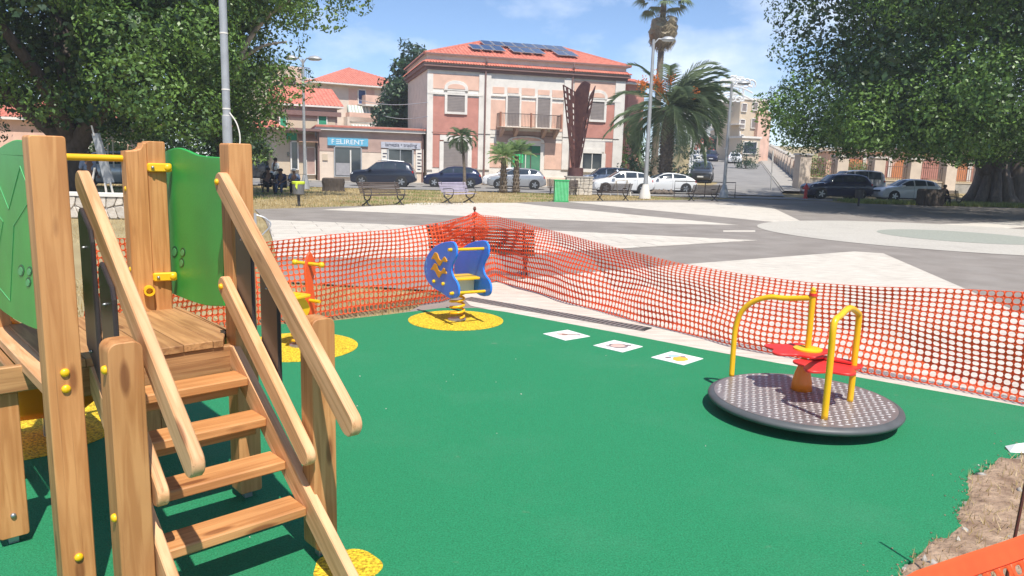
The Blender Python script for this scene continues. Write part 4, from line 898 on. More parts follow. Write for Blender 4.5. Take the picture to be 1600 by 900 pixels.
MB().box(b[0]+(b[1]-b[0])*.58, b[0]+(b[1]-b[0])*.63, -.14, -.076, b[4], b[5]-.2).build('door_post', M_['white_r'], d_); MB().box(b[0]+.05, b[0]+(b[1]-b[0])*.57, -.09, -.076, b[4]+.05, b[4]+(b[5]-b[4])*.45).build('grey_film', mat('grey_film', (.33, .32, .33), .5), d_)
b = sb(664, 556, 782, 640, 0, 0); b = (b[0], b[1], b[2], b[3], .15, b[5]); d_ = window(shop, S_, b, name='shop_door', fm='grey_metal', sm='glass', slats=False, fw=.12, mull=True)
b = sb(358, 497, 562, 543, 0, 0); sg = MB().box(b[0], b[1], -.16, -.03, b[4], b[5]).build('shop_sign', mat('blue_sign', (.13, .42, .60), .5), shop)
M_['letter_white'] = mat('white_lettering', (.8, .8, .8), .5, .02); M_['letter_dark'] = mat('dark_lettering', (.03, .03, .06), .5, .02)
zc_ = (b[4]+b[5])/2; xc_ = (b[0]+b[1])/2; text('lettering', 'F', .50, M_['letter_white'], sg, (xc_-1.12, -.165, zc_-.02)); text('lettering', 'LIRENT', .50, M_['letter_white'], sg, (xc_+.30, -.165, zc_-.02), sx=1.12)
for k in (-1, 0, 1): MB().box(xc_-.88, xc_-.60, -.172, -.161, zc_+.135*k-.03, zc_+.135*k+.02).build('letter_bar', M_['letter_white'], sg)
b = sb(627, 518, 825, 556, 0, 0); sg = MB().box(b[0], b[1], -.14, -.03, b[4], b[5]).build('shop_sign', mat('lilac_grey_sign', (.45, .46, .52), .6), shop)
text('lettering', 'lamezia \u2022 trading', .40, M_['letter_dark'], sg, ((b[0]+b[1])/2, -.145, (b[4]+b[5])/2+.02), sx=.92)
for xx in (632, 806): b = sb(xx-4, 556, xx+18, 672, 0, 0); sp = MB().box(b[0], b[1]+.25, -.09, -.03, b[4], b[5]).build('side_panel', M_['white_r'], shop); text('lettering', '_____\n___\n____', .26, M_['letter_dark'], sp, ((b[0]+b[1]+.25)/2, -.094, (b[4]+b[5])/2)) if 0 else None
for xx in (632, 806):
    for k in range(6): b = sb(xx, 575+k*16, xx+16, 581+k*16, 0, 0); MB().box(b[0]+.05, b[1]+.12-.08*(k % 2), -.098, -.091, b[4], b[5]).build('print_line', M_['letter_dark'], shop)
b = sb(333, 580, 360, 612, 0, 0); MB().box(b[0], b[1], -.08, -.01, b[4], b[5]).build('meter_box', M_['beige'], shop)
p = S_.onY(*c4(313, 500)); MB().tube([(p[0], -.1, 0), (p[0], -.1, zt)], .06, 6).build('downpipe', M_['cornice'], shop); MB().tube([(SW-.08, -.1, 0), (SW-.08, -.1, zt)], .06, 6).build('downpipe', M_['cornice'], shop)
# ---------------- annex with canopy (left of the shops)
al = D(432, 279, 55); ar = D(495, 280, 56.5); A_ = FR(al, ar); AW = np.linalg.norm((ar-al)[:2])
ann = empty('annex', (al[0], al[1], 0), A_.a, 'small pale annex with flat canopy and brown gate, left of the shops', 'building')
za = A_.onY(*c4(200, 465))[1]
part('wall', M_['beige'], ann, (0, AW*.97, 0, 7, 0, za)); part('canopy', M_['cornice'], ann, (-.5, AW, -1.3, 7.2, za, za+.18))
def ab(x0, y0, x1, y1): return fbox(A_, c4(x0, y0), c4(x1, y1), 0, 0)
window(ann, A_, ab(176, 520, 207, 655), name='door', fm='white_r', sm='glass', slats=False, fw=.1); b = ab(252, 548, 294, 682); window(ann, A_, b, name='gate', sm='mauve', slats=False, fw=.06)
part('upper_recess', M_['mauve'], ann, tuple(ab(210, 535, 245, 620)[:2])+(-.03, 0)+tuple(ab(210, 535, 245, 620)[4:])); b = ab(152, 475, 203, 512); part('notice_board', M_['greenshut'], ann, (b[0], b[1], -.12, -.02, b[4], b[5])); part('intercom', M_['dkglass'], ann, ab(156, 572, 166, 592)[:2]+(-.06, 0)+ab(156, 572, 166, 592)[4:])
P = [ab(208, 498, 290, 522)]; b = P[0]; MB().add([(b[0], 0, b[5]+.3), (b[1], 0, b[5]+.3), (b[1]+.1, -.9, b[4]), (b[0]-.1, -.9, b[4])], [(0, 3, 2, 1)]).build('awning', mat('pale_orange_awning', (.62, .36, .24), .8), ann)
# ---------------- generic house with hip roof
def house(name, label, pl, pr, Yl, Yr, pxtop, depth, wallm, roofm=None, rise=1.5, over=.5, base=0, cat='house', shutm=None, gable=False, flat=False):
    l = D(pl[0], pl[1], Yl); r = D(pr[0], pr[1], Yr); F = FR(l, r); w = np.linalg.norm((r-l)[:2]); h = F.onY(*pxtop)[1]
    F.o[2] = 0
    e = empty(name, (l[0], l[1], 0), F.a, label, cat)
    part('wall', wallm, e, (0, w, 0, depth, base, h))
    if flat: part('parapet', M_['white_r'], e, (-.15, w+.15, -.15, depth+.15, h, h+.25))
    elif roofm:
        part('eaves', M_['white_r'], e, (-over, w+over, -over, depth+over, h, h+.15)); z0 = h+.16; zr = z0+rise; my = depth/2; hx = min(w, depth)/2
        a = (hx, my, zr); b = (max(w-hx, hx+.01), my, zr); c = [(-over, -over, z0), (w+over, -over, z0), (w+over, depth+over, z0), (-over, depth+over, z0)]
        if gable: a = (-over, my, zr); b = (w+over, my, zr)
        tiles('roof', roofm, e, [c[0], c[1], b, a], .33, .08); tiles('roof', roofm, e, [c[2], c[3], a, b], .33, .08)
        tiles('roof', roofm, e, [c[3], c[0], a, (a[0], a[1]+.01, a[2])], .33, .08); tiles('roof', roofm, e, [c[1], c[2], (b[0], b[1]+.01, b[2]), b], .33, .08)
    return e, F, w, h
# house with green shutter
hA, FA, wA, hAz = house('old_house', 'old two storey house with a red tiled roof and one green shutter behind the annex', (446, 280), (528, 281), 66, 68, c4(280, 345), 9, M_['mauve'], M_['rooftile'], 1.9, .5, gable=True)
window(hA, FA, fbox(FA, c4(313, 386), c4(352, 445), 0, 0), sm='greenshut', fw=.1)
part('cornice', M_['cornice'], hA, (-.3, wA+.3, -.3, -.002, hAz-.75, hAz-.35)); part('plaster_patch', M_['beige'], hA, (.3, wA-.2, -.03, -.001, hAz-4.2, hAz-1.0))
window(hA, FA, fbox(FA, c4(120, 388), c4(150, 446), 0, 0), sm='greenshut', fw=.1)
# apartment house with awning
hB, FB, wB, hBz = house('apartment_house', 'three storey apartment house with a red hipped roof and striped balcony awning', (498, 280), (650, 283), 84, 90, c4(480, 240), 14, M_['cream'], M_['rooftile'], 2.7, .9)
fb = lambda a, b: fbox(FB, c4(*a), c4(*b), 0, 0)
w_ = window(hB, FB, fb((514, 260), (547, 330)), sm='blueshut', fw=.12); window(hB, FB, fb((632, 272), (645, 310)), sm='blueshut', fw=.1); window(hB, FB, fb((650, 272), (663, 310)), sm='glass', slats=False, fw=.1)
part('bay', M_['pink'], hB, (fb((465, 250), (595, 440))[0], fb((465, 250), (595, 440))[1], -.03, 0, fb((465, 250), (595, 440))[4], fb((465, 250), (595, 440))[5]))
def balc(x0, x1, y, parm, e, F, hh=1.0, out=1.4):
    b0 = F.onY(*c4(x0, y)); b1 = F.onY(*c4(x1, y)); bo = MB().box(b0[0], b1[0], -out, 0, b0[1]-.2, b0[1]).build('balcony', M_['white_r'], e)
    MB().box(b0[0], b1[0], -out, -out+.08, b0[1]+.002, b0[1]+hh).box(b0[0], b0[0]+.08, -out+.08, 0, b0[1]+.002, b0[1]+hh).box(b1[0]-.08, b1[0], -out+.08, 0, b0[1]+.002, b0[1]+hh).build('parapet', parm, bo); return b0, b1
b0, b1 = balc(450, 592, 418, M_['pink'], hB, FB); balc(530, 610, 332, M_['pink'], hB, FB, 1.)
q = MB(); q2 = MB(); n_ = 14
a0_ = FB.onY(*c4(456, 333)); a1_ = FB.onY(*c4(566, 337))
for k in range(n_):
    x0 = a0_[0]+(a1_[0]-a0_[0])*k/n_; x1 = a0_[0]+(a1_[0]-a0_[0])*(k+1)/n_; (q if k % 2 else q2).add([(x0, -.05, a0_[1]), (x1, -.05, a0_[1]), (x1, -1.7, a0_[1]-2.7), (x0, -1.7, a0_[1]-2.7)], [(0, 3, 2, 1), (0, 1, 2, 3)][:1])
aw = q.build('awning', M_['white_r'], hB); q2.build('awning_stripes', M_['greenshut'] if 0 else mat('awning_green_grey', (.36, .42, .36), .8), aw)
window(hB, FB, fb((470, 385), (520, 415)), sm='glass', slats=False, fw=.08); window(hB, FB, fb((572, 345), (590, 390)), sm='glass', slats=False, fw=.08)
b0, b1 = balc(440, 610, 440, M_['cream'], hB, FB)
# cream block, far left behind the trees
hC, FC, wC, hCz = house('apartment_block', 'beige flat roofed apartment block with balconies, seen past the left tree', (432, 280), (474, 280), 92, 95, c4(170, 150), 14, M_['beige'], flat=True, cat='building')
fc = lambda a, b: fbox(FC, c4(*a), c4(*b), 0, 0)
for (a, b) in (((168, 210), (178, 245)), ((188, 208), (195, 240))): window(hC, FC, fc(a, b), sm='shutter', fw=.1)
b0, b1 = balc(118, 182, 185, M_['beige'], hC, FC); 
hC2, FC2, wC2, hC2z = house('apartment_block', 'lower beige block with a roof terrace railing between the lamp and the red roof', (459, 280), (487, 280), 100, 102, c4(230, 205), 12, M_['beige'], flat=True, cat='building')
q = MB(); 
for k in range(12): x = wC2*k/11; q.box(x-.03, x+.03, -.05, 0, hC2z+.26, hC2z+1.5)
q.box(0, wC2, -.06, .01, hC2z+1.5, hC2z+1.58).build('railing', M_['iron'], hC2)
# far left, seen between the tower posts
hD, FD, wD, hDz = house('pink_house', 'pink house with a grey louvred shutter, glimpsed between the tower posts', (-60, 280), (205, 283), 44, 46, (100, 190), 8, M_['pink'], M_['rooftile'], 1.5, .4)
window(hD, FD, fbox(FD, (128, 212), (146, 250), 0, 0), sm='white_r', fw=.1)
hE, FE, wE, hEz = house('cream_house', 'cream and orange low house behind the left verge and grey gate', (340, 280), (436, 280), 62, 62, (380, 205), 8, M_['beige'], M_['rooftile'], 1.2, .3)
window(hE, FE, fbox(FE, (410, 232), (430, 240), 0, 0), sm='shutter', fw=.1); part('cornice', M_['white_r'], hE, (0, wE, -.12, 0, 2.9, 3.1))
window(hE, FE, fbox(FE, (384, 216), (398, 230), 0, 0), sm='glass', slats=False, fw=.1)
# grey gate and low wall at the left
gl = D(394, 274, 58); gate = empty('metal_gate', (gl[0], gl[1], 0), .03, 'grey barred metal gate behind the people on the bench', 'gate')
q = MB()
for k in range(22): x = 2.1*k/21; q.box(x-.02, x+.02, -.02, .02, .1, 2.0)
q.box(0, 2.1, -.03, .03, .08, .14).box(0, 2.1, -.03, .03, 1.9, 1.96).build('bars', M_['grey_metal'], gate)
MB().box(-.5, -.05, -.15, .15, 0, 2.3).build('gatepost', M_['grey_metal'], gate); MB().box(.0, 2.05, -.04, .0, .15, .85).build('sheet', M_['white_r'], gate)
# ---------------- up the side street
def far(name, label, pl, pr, Yl, Yr, pt, depth, wm, wins, roof=None, base=2., flat=True, cat='building', sm='shutter', rise=1.5):
    e, F, w, h = house(name, label, pl, pr, Yl, Yr, pt, depth, wm, roof, rise, .4, base, cat, flat=flat)
    for a, b in wins: window(e, F, fbox(F, a, b, 0, 0), sm=sm, fw=.12)
    return e, F, w, h
far('coral_house', 'coral red low house at the top of the side street', (1085, 240), (1120, 240), 146, 146, (1100, 214), 3, mat('coral_render', (.62, .12, .10), .9), [((1096, 224), (1103, 238))], base=4, sm='white_r')
far('grey_house', 'grey beige house beside the coral one up the street', (1119, 240), (1150, 240), 150, 151, (1130, 204), 3, M_['beige'], [((1123, 212), (1127, 222)), ((1124, 226), (1128, 236))], base=4)
e, F, w, h = far('tall_cream_block', 'tall cream apartment block at the left edge of the big right tree', (1151, 240), (1195, 240), 102, 104.5, (1170, 156), 4, M_['beige'], [((1159, 162), (1165, 174)), ((1156, 187), (1162, 200)), ((1157, 211), (1160, 222)), ((1176, 160), (1182, 172)), ((1174, 186), (1180, 200))], base=1)
part('pink_wing', M_['pink'], e, (w*.55, w*.999, -.6, -.002, 1, h-1.5))
for zz in (h-3.4, h-6.6): MB().box(-.9, .2, -.9, 1.5, zz, zz+.15).build('balcony', M_['white_r'], e)
far('white_block', 'pale block with a dark garage opening below the tall cream block', (1158, 240), (1186, 243), 96, 97, (1170, 216), 3, M_['beige'], [((1162, 222), (1180, 240))], base=1, sm='dkglass')
far('hazy_block', 'distant grey apartment block behind the palm fronds', (1058, 240), (1140, 240), 190, 190, (1100, 165), 14, mat('hazy_render', (.42, .45, .44), .9), [((1064+i*12, 172+j*11), (1069+i*12, 178+j*11)) for i in range(6) for j in range(3)], base=4)
far('pink_block', 'low pink house wall just right of the villa', (976, 270), (1000, 270), 72, 73, (985, 132), 10, M_['red_r'], [], M_['rooftile'], 0, False)
# pink building with arches behind the right wall
e, F, w, h = far('arched_building', 'long pink and orange building with white trims behind the right tree', (1290, 270), (1760, 290), 78, 70, (1500, 240), 12, M_['pink'], [], M_['mauve'], .3, False, rise=.5)
for k in range(11):
    x = 1.5+w*k/11; P = [(x, .6)]+[(x+1.1-1.1*math.cos(pi*t/8), 2.4+.9*math.sin(pi*t/8)) for t in range(9)]+[(x+2.2, .6)]
    MB().slab(P, .06, .01, y0=-.02).build('arch_panel', M_['red_r'] if k % 2 else mat('orange_render', (.62, .24, .10), .9) if k == 0 else (M_['red_r'] if k % 2 else bpy.data.materials['orange_render']), e)
    MB().box(x-.45, x-.15, -.15, 0, .3, h).build('pilaster', M_['white_r'], e)
# ---------------- wall with pillars and railings, right of the side street
def wall_run(label, p0, p1, n, z0, z1, wallz=1.0, pilz=2.7, rail=True, pw=.9, first=True):
    F = FR(p0, p1); w = math.hypot(p1[0]-p0[0], p1[1]-p0[1]); e = empty('garden_wall', (p0[0], p0[1], z0), F.a, label, 'wall'); rise = (z1-z0)
    for k in range(n+1):
        x = w*k/n; zz = rise*k/n
        if k or first:
            po = MB().box(x-pw/2, x+pw/2, -pw/2, pw/2, zz-.6, zz+pilz).build('pillar', M_['cream'], e); MB().box(x-pw/2-.08, x+pw/2+.08, -pw/2-.08, pw/2+.08, zz+pilz, zz+pilz+.14).build('pillar_cap', M_['white_r'], po)
        if k < n:
            xa, xb = x+pw/2+.003, x+w/n-pw/2-.003; zb = rise*(k+.5)/n
            MB().box(xa, xb, -.18, .18, zb-.9, zb+wallz).build('wall_panel', M_['concrete'], e); MB().box(xa, xb, -.22, .22, zb+wallz+.002, zb+wallz+.1).build('coping', M_['beige'], e)
            q = MB(); m_ = int((xb-xa)/.17)
            for i in range(m_+1): xx = xa+(xb-xa)*i/m_; q.box(xx-.015, xx+.015, -.015, .015, zb+wallz+.1, zb+pilz-.25+.12*math.sin(pi*i/m_))
            q.box(xa, xb, -.02, .02, zb+wallz+.25, zb+wallz+.3).box(xa, xb, -.02, .02, zb+pilz-.6, zb+pilz-.55).build('railing', mat('rusty_rail', (.26, .14, .10), .8) if 'rusty_rail' not in bpy.data.materials else bpy.data.materials['rusty_rail'], e)
    return e
wp = D(1251, 290, 57)
wall_run('cream pillared wall with rusty railings behind the parked cars, under the right tree', (wp[0], wp[1]), tuple(D(1640, 290, 60)[:2]), 7, .30, .1)
def stx(y, off): return 17.2+RD*(y-65)+off
wall_run('weathered pillared wall climbing beside the side street pavement', (stx(59.8, 7.6), 59.8), (stx(130, 7.6), 130), 16, .057*9, .057*79, .9, 1.9, pw=.5)
# hedge patches behind the wall
# ================================================================ trees
M_['bark'] = mat('grey_brown_bark', (.11, .085, .065), .95, scale=3, bump=1, bscale=9, col2=(.20, .16, .13), stretch=(3, 3, .6), detail=8)
M_['bark_dark'] = mat('dark_bark', (.055, .042, .034), .95, scale=3, bump=1, bscale=9, col2=(.10, .08, .065), stretch=(3, 3, .6), detail=8)
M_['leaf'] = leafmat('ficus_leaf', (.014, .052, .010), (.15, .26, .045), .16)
M_['leaf_in'] = leafmat('inner_leaf', (.014, .042, .012), (.06, .11, .03), .05)  # darker leaf colour: shade between crown clumps put in; dark shrubbery uses it too
M_['leaf2'] = leafmat('light_leaf', (.05, .11, .025), (.24, .34, .08), .2)
M_['leaf3'] = leafmat('dark_leaf', (.012, .04, .02), (.05, .10, .045), .25)
def leaves(name, m, par, clumps, nper, size, origin, seed=1, squash=.75, up=.35):
    """clumps: (x,y,z,r). many small leaf faces on the shell of every clump"""
    r_ = np.random.default_rng(seed); C = np.array(clumps, float); N = (C[:, 3]**2*nper).astype(int); idx = np.repeat(np.arange(len(C)), N); n = len(idx)
    d = r_.normal(size=(n, 3)); d /= np.linalg.norm(d, axis=1, keepdims=True); rad = C[idx, 3]*(1-.35*r_.random(n)**2.)*(1+.12*np.sin(9*d[:, 0]+idx)*np.cos(7*d[:, 2]+idx))
    P = C[idx, :3]+d*rad[:, None]*np.array([1, 1, squash]); nn = d+r_.normal(size=(n, 3))*.55; nn[:, 2] += up; nn /= np.linalg.norm(nn, axis=1, keepdims=True)
    t = np.cross(nn, r_.normal(size=(n, 3))); t /= np.linalg.norm(t, axis=1, keepdims=True); b = np.cross(nn, t); s = size*(.6+.8*r_.random(n))[:, None]
    V = np.stack([P-t*s*.5, P+b*s*.27, P+t*s*.5, P-b*s*.27], 1).reshape(-1, 3)-np.array(origin); F = np.arange(4*n).reshape(-1, 4)
    return numesh(name, V, F, m, par)
def shell_clumps(c, R, n, r0, r1, seed=1, zmin=None, inner=.25, holes=0, arc=None, sq=1., jit=0.):
    r_ = np.random.default_rng(seed); out = []
    c = np.array(c); R = np.array(R); k = 0
    while len(out) < n and k < n*30:
        k += 1; d = r_.normal(size=3); d /= np.linalg.norm(d); f = r_.uniform(.78-jit, 1.+jit*.5) if r_.random() > inner else r_.uniform(.35, .75); bump = 1+.10*math.sin(5*d[0]+seed)+.08*math.sin(7*d[1]+3*d[2])
        d = np.array([d[0], d[1], d[2]]); h_ = math.hypot(d[0], d[1]); d[:2] *= (h_**sq)/max(h_, 1e-6); p = c+d*R*f*bump; r = r_.uniform(r0, r1)
        if zmin is not None and p[2]-r*.7 < zmin: p[2] = zmin+r*.7+r_.uniform(0, .6)
        if arc and not arc(p): continue
        out.append((*p, r))
    return out
def tree(name, label, base, trunk, limbs, clumps, leafm, nper, size, barkm, group=None, seed=1, core=None, cat='tree', r0=.4, up=.35):
    e = empty(name, base, 0, label, cat, group); B = np.array(base)
    q = MB(); q.tube([Vector(p) for p in trunk], [r0*(1-.55*i/(len(trunk)-1)) for i in range(len(trunk))], 12)
    t = q.build('trunk', barkm, e, smooth='all')
    for p, ra, rb in limbs: MB().tube(cat_open(p, 4), ra, 7, r1=rb).build('limb', barkm, e, smooth='all')
    leaves('crown', leafm, e, clumps, nper, size, base, seed, up=up)
    if core is not None: leaves('inner_foliage', M_['leaf_in'], e, core, 34, size*2.0, base, seed+5)  # dark core leaves stand in for the shade deep in the crown
    return e
# --- big ficus on the right
tb_ = G(1546, 317); tb_ = np.array([tb_[0], tb_[1], 0]); print('right tree', tb_)
cc_ = (27.6, 36, 10.6)
cl = shell_clumps(cc_, (15.9, 12.6, 9.2), 560, .9, 1.8, 3, zmin=2.35, inner=.12, sq=.55, jit=.13)+shell_clumps((cc_[0], cc_[1], 4.4), (14.9, 12.6, 1.9), 140, .8, 1.4, 7, zmin=2.2, inner=.05, sq=.5)
# droop along the skirt
co = shell_clumps(cc_, (14.3, 11.1, 8.2), 640, 1.1, 1.9, 4, zmin=2.9, inner=.4, sq=.55)
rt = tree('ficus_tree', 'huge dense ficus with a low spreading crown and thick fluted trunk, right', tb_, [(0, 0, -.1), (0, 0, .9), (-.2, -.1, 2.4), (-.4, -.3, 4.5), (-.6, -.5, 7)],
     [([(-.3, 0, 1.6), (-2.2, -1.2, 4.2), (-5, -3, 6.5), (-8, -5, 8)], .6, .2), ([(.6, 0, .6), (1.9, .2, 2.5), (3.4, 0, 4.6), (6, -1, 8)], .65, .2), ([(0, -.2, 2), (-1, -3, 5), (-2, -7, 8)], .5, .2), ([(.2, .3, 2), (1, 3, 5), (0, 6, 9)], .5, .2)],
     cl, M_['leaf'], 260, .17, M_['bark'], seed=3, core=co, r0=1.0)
q = MB()
for k in range(9):
    a = 2*pi*k/9+.3; q.tube([(math.cos(a)*1.55, math.sin(a)*1.3, -.05), (math.cos(a)*1.15, math.sin(a)*1.0, .5), (math.cos(a)*.85, math.sin(a)*.8, 1.4), (math.cos(a)*.7-.1, math.sin(a)*.65, 2.6)], [.38, .36, .32, .25], 8)
q.build('buttress', M_['bark'], rt, smooth='all'); MB().tube([(1.7, .2, -.1), (1.75, .1, 1.2), (1.5, 0, 2.6), (2.2, 0, 4.4)], [.95, .75, .6, .5], 12).build('trunk', M_['bark'], rt, smooth='all')
# --- left ficus: trunk behind the front tower post
lb = np.array([-16.3, 27.5, 0]);
def okl(p): return True
cl = shell_clumps((-17.2, 27.5, 8.1), (8.2, 7.0, 6.3), 360, .7, 1.5, 11, zmin=1.95, inner=.15, sq=.7, jit=.13); co = shell_clumps((-17.2, 28, 8.1), (7.3, 6.1, 5.5), 300, 1.0, 1.7, 12, zmin=2.3, inner=.45)
tree('ficus_tree', 'broad dense ficus with dark underside, leftmost, trunk behind the tower posts', lb, [(0, 0, -.1), (.05, 0, 1), (.1, 0, 2.3), (0, 0, 4), (-.2, 0, 7)],
     [([(0, 0, 1.8), (1.6, -.6, 3.4), (3.5, -1, 5.4)], .4, .12), ([(0, 0, 1.9), (-1.6, -.4, 3.4), (-4, -1, 5.5)], .4, .12), ([(0, 0, 2), (.2, -1.8, 4), (0, -4, 6)], .35, .12)], cl, M_['leaf'], 330, .15, M_['bark_dark'], seed=13, core=co, r0=.55)
# --- second left tree, lighter, reaching over to the right with a bare limb
lb2 = np.array([-13.2, 33.5, 0])
cl = shell_clumps((-14.5, 33, 8.8), (5.0, 4.6, 5.8), 130, .9, 1.4, 21, zmin=2.6, inner=.25)
cl += shell_clumps((-9.6, 32.5, 9.0), (3.0, 2.6, 2.2), 55, .5, .9, 22, inner=.3)+shell_clumps((-12.6, 33, 4.4), (2.1, 2.2, 1.9), 30, .55, .95, 23, zmin=1.9)
cl = [c for c in cl]
co = shell_clumps((-14.8, 33.5, 8.6), (3.9, 3.4, 4.6), 70, 1.4, 2.0, 24, inner=.6)
tree('ficus_tree', 'taller leafy tree with a pale bare limb, just right of the near lamp post', lb2, [(0, 0, -.1), (.1, 0, 2), (0, 0, 4), (-.5, 0, 7)],
     [([(.3, -.5, 3.6), (1.6, -2.4, 5.0), (2.2, -2.6, 6.2), (3.1, -2.4, 7.4), (4.6, -2, 8.6)], .17, .06), ([(1.9, -2.5, 5.6), (2.9, -2.8, 6.1), (3.9, -2.8, 6.3)], .09, .03)], cl, M_['leaf2'], 260, .17, M_['bark_dark'], seed=25, core=co, r0=.35)
for o in bpy.data.objects:
    pass
pale = mat('pale_bark', (.36, .30, .24), .9, .15, 4)
for o in [o for o in bpy.data.objects if o.name.startswith('limb')][-2:]: o.data.materials[0] = pale
# --- small drooping tree over the annex
wb = np.array([-17.2, 47, 0]); cl = [(-17.0+random.uniform(-1.5, 1.9), 47+random.uniform(-1, 1), z, random.uniform(.35, .7)) for z in np.linspace(3.6, 7.8, 26)]
tree('willowy_tree', 'small feathery tree with drooping grey green sprays in front of the red roof', wb, [(0, 0, 0), (.1, 0, 2), (0, 0, 4), (.1, 0, 6)], [], cl, mat('grey_green_leaf', (.16, .20, .09), .7), 120, .22, M_['bark'], seed=31, r0=.12)
# --- dark tree between the apartment house and the villa
db_ = D(628, 280, 72); db_[2] = 0
cl = shell_clumps((db_[0], 72, 6.2), (2.5, 2.6, 5.2), 90, .6, 1.1, 41, zmin=1.5)+shell_clumps((db_[0]+1.0, 72, 10.2), (1.6, 1.6, 2.6), 34, .5, .9, 42)
cl = [c for c in cl]
tree('dark_tree', 'dark bluish green tree between the apartment house and the villa', db_, [(0, 0, 0), (0, 0, 4), (.3, 0, 8)], [], cl, M_['leaf3'], 110, .34, M_['bark_dark'], seed=43, r0=.3, core=shell_clumps((db_[0]+.3, 72, 6.6), (1.7, 1.7, 4.6), 40, .9, 1.3, 44))
# --- shrubs and hedges
def bush(label, c, R, n, m, size=.2, nper=150, seed=50, r=(.35, .7)):
    b = (c[0], c[1], c[2]-R[2]); cl = shell_clumps(c, R, n, r[0], r[1], seed, zmin=c[2]-R[2]); e = empty('shrub', b, 0, label, 'shrub'); leaves('foliage', m, e, cl, nper, size, b, seed)
    MB().tube([(0, 0, -.2), (0, 0, R[2])], .06, 6).build('stem', M_['bark_dark'], e); return e
bush('dark rounded evergreen bush at the foot of the big date palm', tuple(D(1005, 262, 60)), (1.7, 1.5, 2.0), 34, M_['leaf3'], .18, 240, 51)
bush('dark shrub behind the white coupe and palm trunk', tuple(D(1060, 262, 62)), (1.5, 1.4, 2.1), 30, M_['leaf3'], .18, 240, 52)
bush('tall green shrub between the villa and the date palm', tuple(D(988, 240, 64)), (1.2, 1.2, 2.6), 30, M_['leaf'], .26, 130, 53)
bush('clipped yellow green hedge behind the first wall bay', tuple(D(1288, 268, 60)), (1.9, 1., 1.1), 26, M_['leaf2'], .2, 130, 54)
bush('green hedge tuft behind the second pillar of the wall', tuple(D(1330, 268, 61)), (1.6, 1., .7), 20, M_['leaf2'], .2, 130, 55)
bush('dark conifer shrub where the side street bends', tuple(D(1143, 225, 110)), (2.4, 2, 4.0), 40, M_['leaf3'], .4, 60, 56, (.7, 1.1))
bush('dark overgrown shrub against the right street wall', tuple(D(1166, 244, 84)), (1.6, 1.4, 1.6), 26, M_['leaf3'], .18, 260, 57)
bush('green hedge behind the left rubble wall', tuple(D(215, 232, 38)), (3.2, 1.2, 1.1), 46, M_['leaf2'], .16, 190, 58)
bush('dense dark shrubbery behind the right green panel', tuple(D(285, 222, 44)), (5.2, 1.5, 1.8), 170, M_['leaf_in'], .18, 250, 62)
bush('low hedge under the trees left of the grey gate', tuple(D(320, 240, 46)), (3.6, 1.2, 1.2), 46, M_['leaf'], .2, 150, 59)
bush('yellowish bush beside the grey gate', tuple(D(400, 246, 57)), (1.6, .9, .8), 22, M_['leaf2'], .2, 130, 60)
bush('distant green treetops behind the street houses', tuple(D(1075, 205, 130)), (7, 4, 6), 50, M_['leaf3'], .6, 22, 61, (1.2, 2.2))
# --- palms
def frond_mesh(L=3.8, n=34, droop=1.0, seed=0, ll=.62, m=None):
    r_ = random.Random(seed); q = MB(); pts = []; x = z = 0.; a = 0.
    for i in range(n+1):
        t = i/n; pts.append(Vector((x, 0, z))); a = -droop*(t**1.6)*1.35; x += L/n*math.cos(a); z += L/n*math.sin(a)
    for i in range(n):
        w = .035*(1-i/n)+.006; q.add([pts[i]+Vector((0, -w, 0)), pts[i]+Vector((0, w, 0)), pts[i+1]+Vector((0, w*.8, 0)), pts[i+1]+Vector((0, -w*.8, 0))], [(0, 1, 2, 3)])
    for i in range(3, n):
        t = i/n; l = ll*(.35+1.1*math.sin(pi*min(1, t*.85+.12)))*r_.uniform(.85, 1.1)
        for sg in (-1, 1):
            for hh in (0, .5):
                p = pts[i].lerp(pts[min(i+1, n)], hh); d = Vector((.55+r_.uniform(-.1, .1), sg*.75, -.25-.3*t+r_.uniform(-.12, .12))).normalized(); s = Vector((.020, 0, .010))
                q.add([p-s, p+s, p+d*l*.6+s*.6+Vector((0, 0, -.02)), p+d*l+Vector((0, 0, -.10*l))], [(0, 1, 2), (0, 2, 3)])
    return q.mesh('frond', m)
M_['palm'] = leafmat('palm_leaflet', (.07, .11, .055), (.19, .25, .13), .25)
M_['palm_dry'] = leafmat('dry_palm_leaf', (.22, .17, .10), (.42, .34, .21), .2)
M_['palm_trunk'] = mat('palm_trunk', (.10, .075, .055), .95, scale=5, bump=1, bscale=8, col2=(.21, .165, .12), detail=8)
FRV = [frond_mesh(3.9, 30, d, i, m=M_['palm']) for i, d in enumerate((.75, 1.0, 1.25, 1.5))]
def palm_trunk(e, h, r0, r1, lean=0., scales=True, m=None):
    q = MB(); n = int(h/.22); P = []; R_ = []
    for i in range(n+1):
        t = i/n; P.append((lean*t*t, 0, h*t)); 
    prof = []
    for i in range(n):
        r = r0+(r1-r0)*i/n; z = h*i/n; prof += [(r*.92, z), (r*1.06, z+h/n*.75)]
    v = MB().lathe(prof, n=14); v.v = [(x+lean*(z/h)**2, y, z) for x, y, z in v.v]; v.build('trunk', m or M_['palm_trunk'], e, smooth='all')
    if scales:
        for i in range(n):
            for k in range(9):
                a = 2*pi*(k+.5*(i % 2))/9; z = h*i/n; r = (r0+(r1-r0)*i/n)*1.03; c, s = math.cos(a), math.sin(a); t = Vector((-s, c, 0))*r*.30; o = Vector((c*r, s*r, z)); q.add([o-t, o+t, o+Vector((c*.10, s*.10, .16))+t*.5, o+Vector((c*.10, s*.10, .16))-t*.5], [(0, 1, 2, 3)])
        tag(q.build('leaf_bases', m or M_['palm_trunk'], e), kind='stuff')
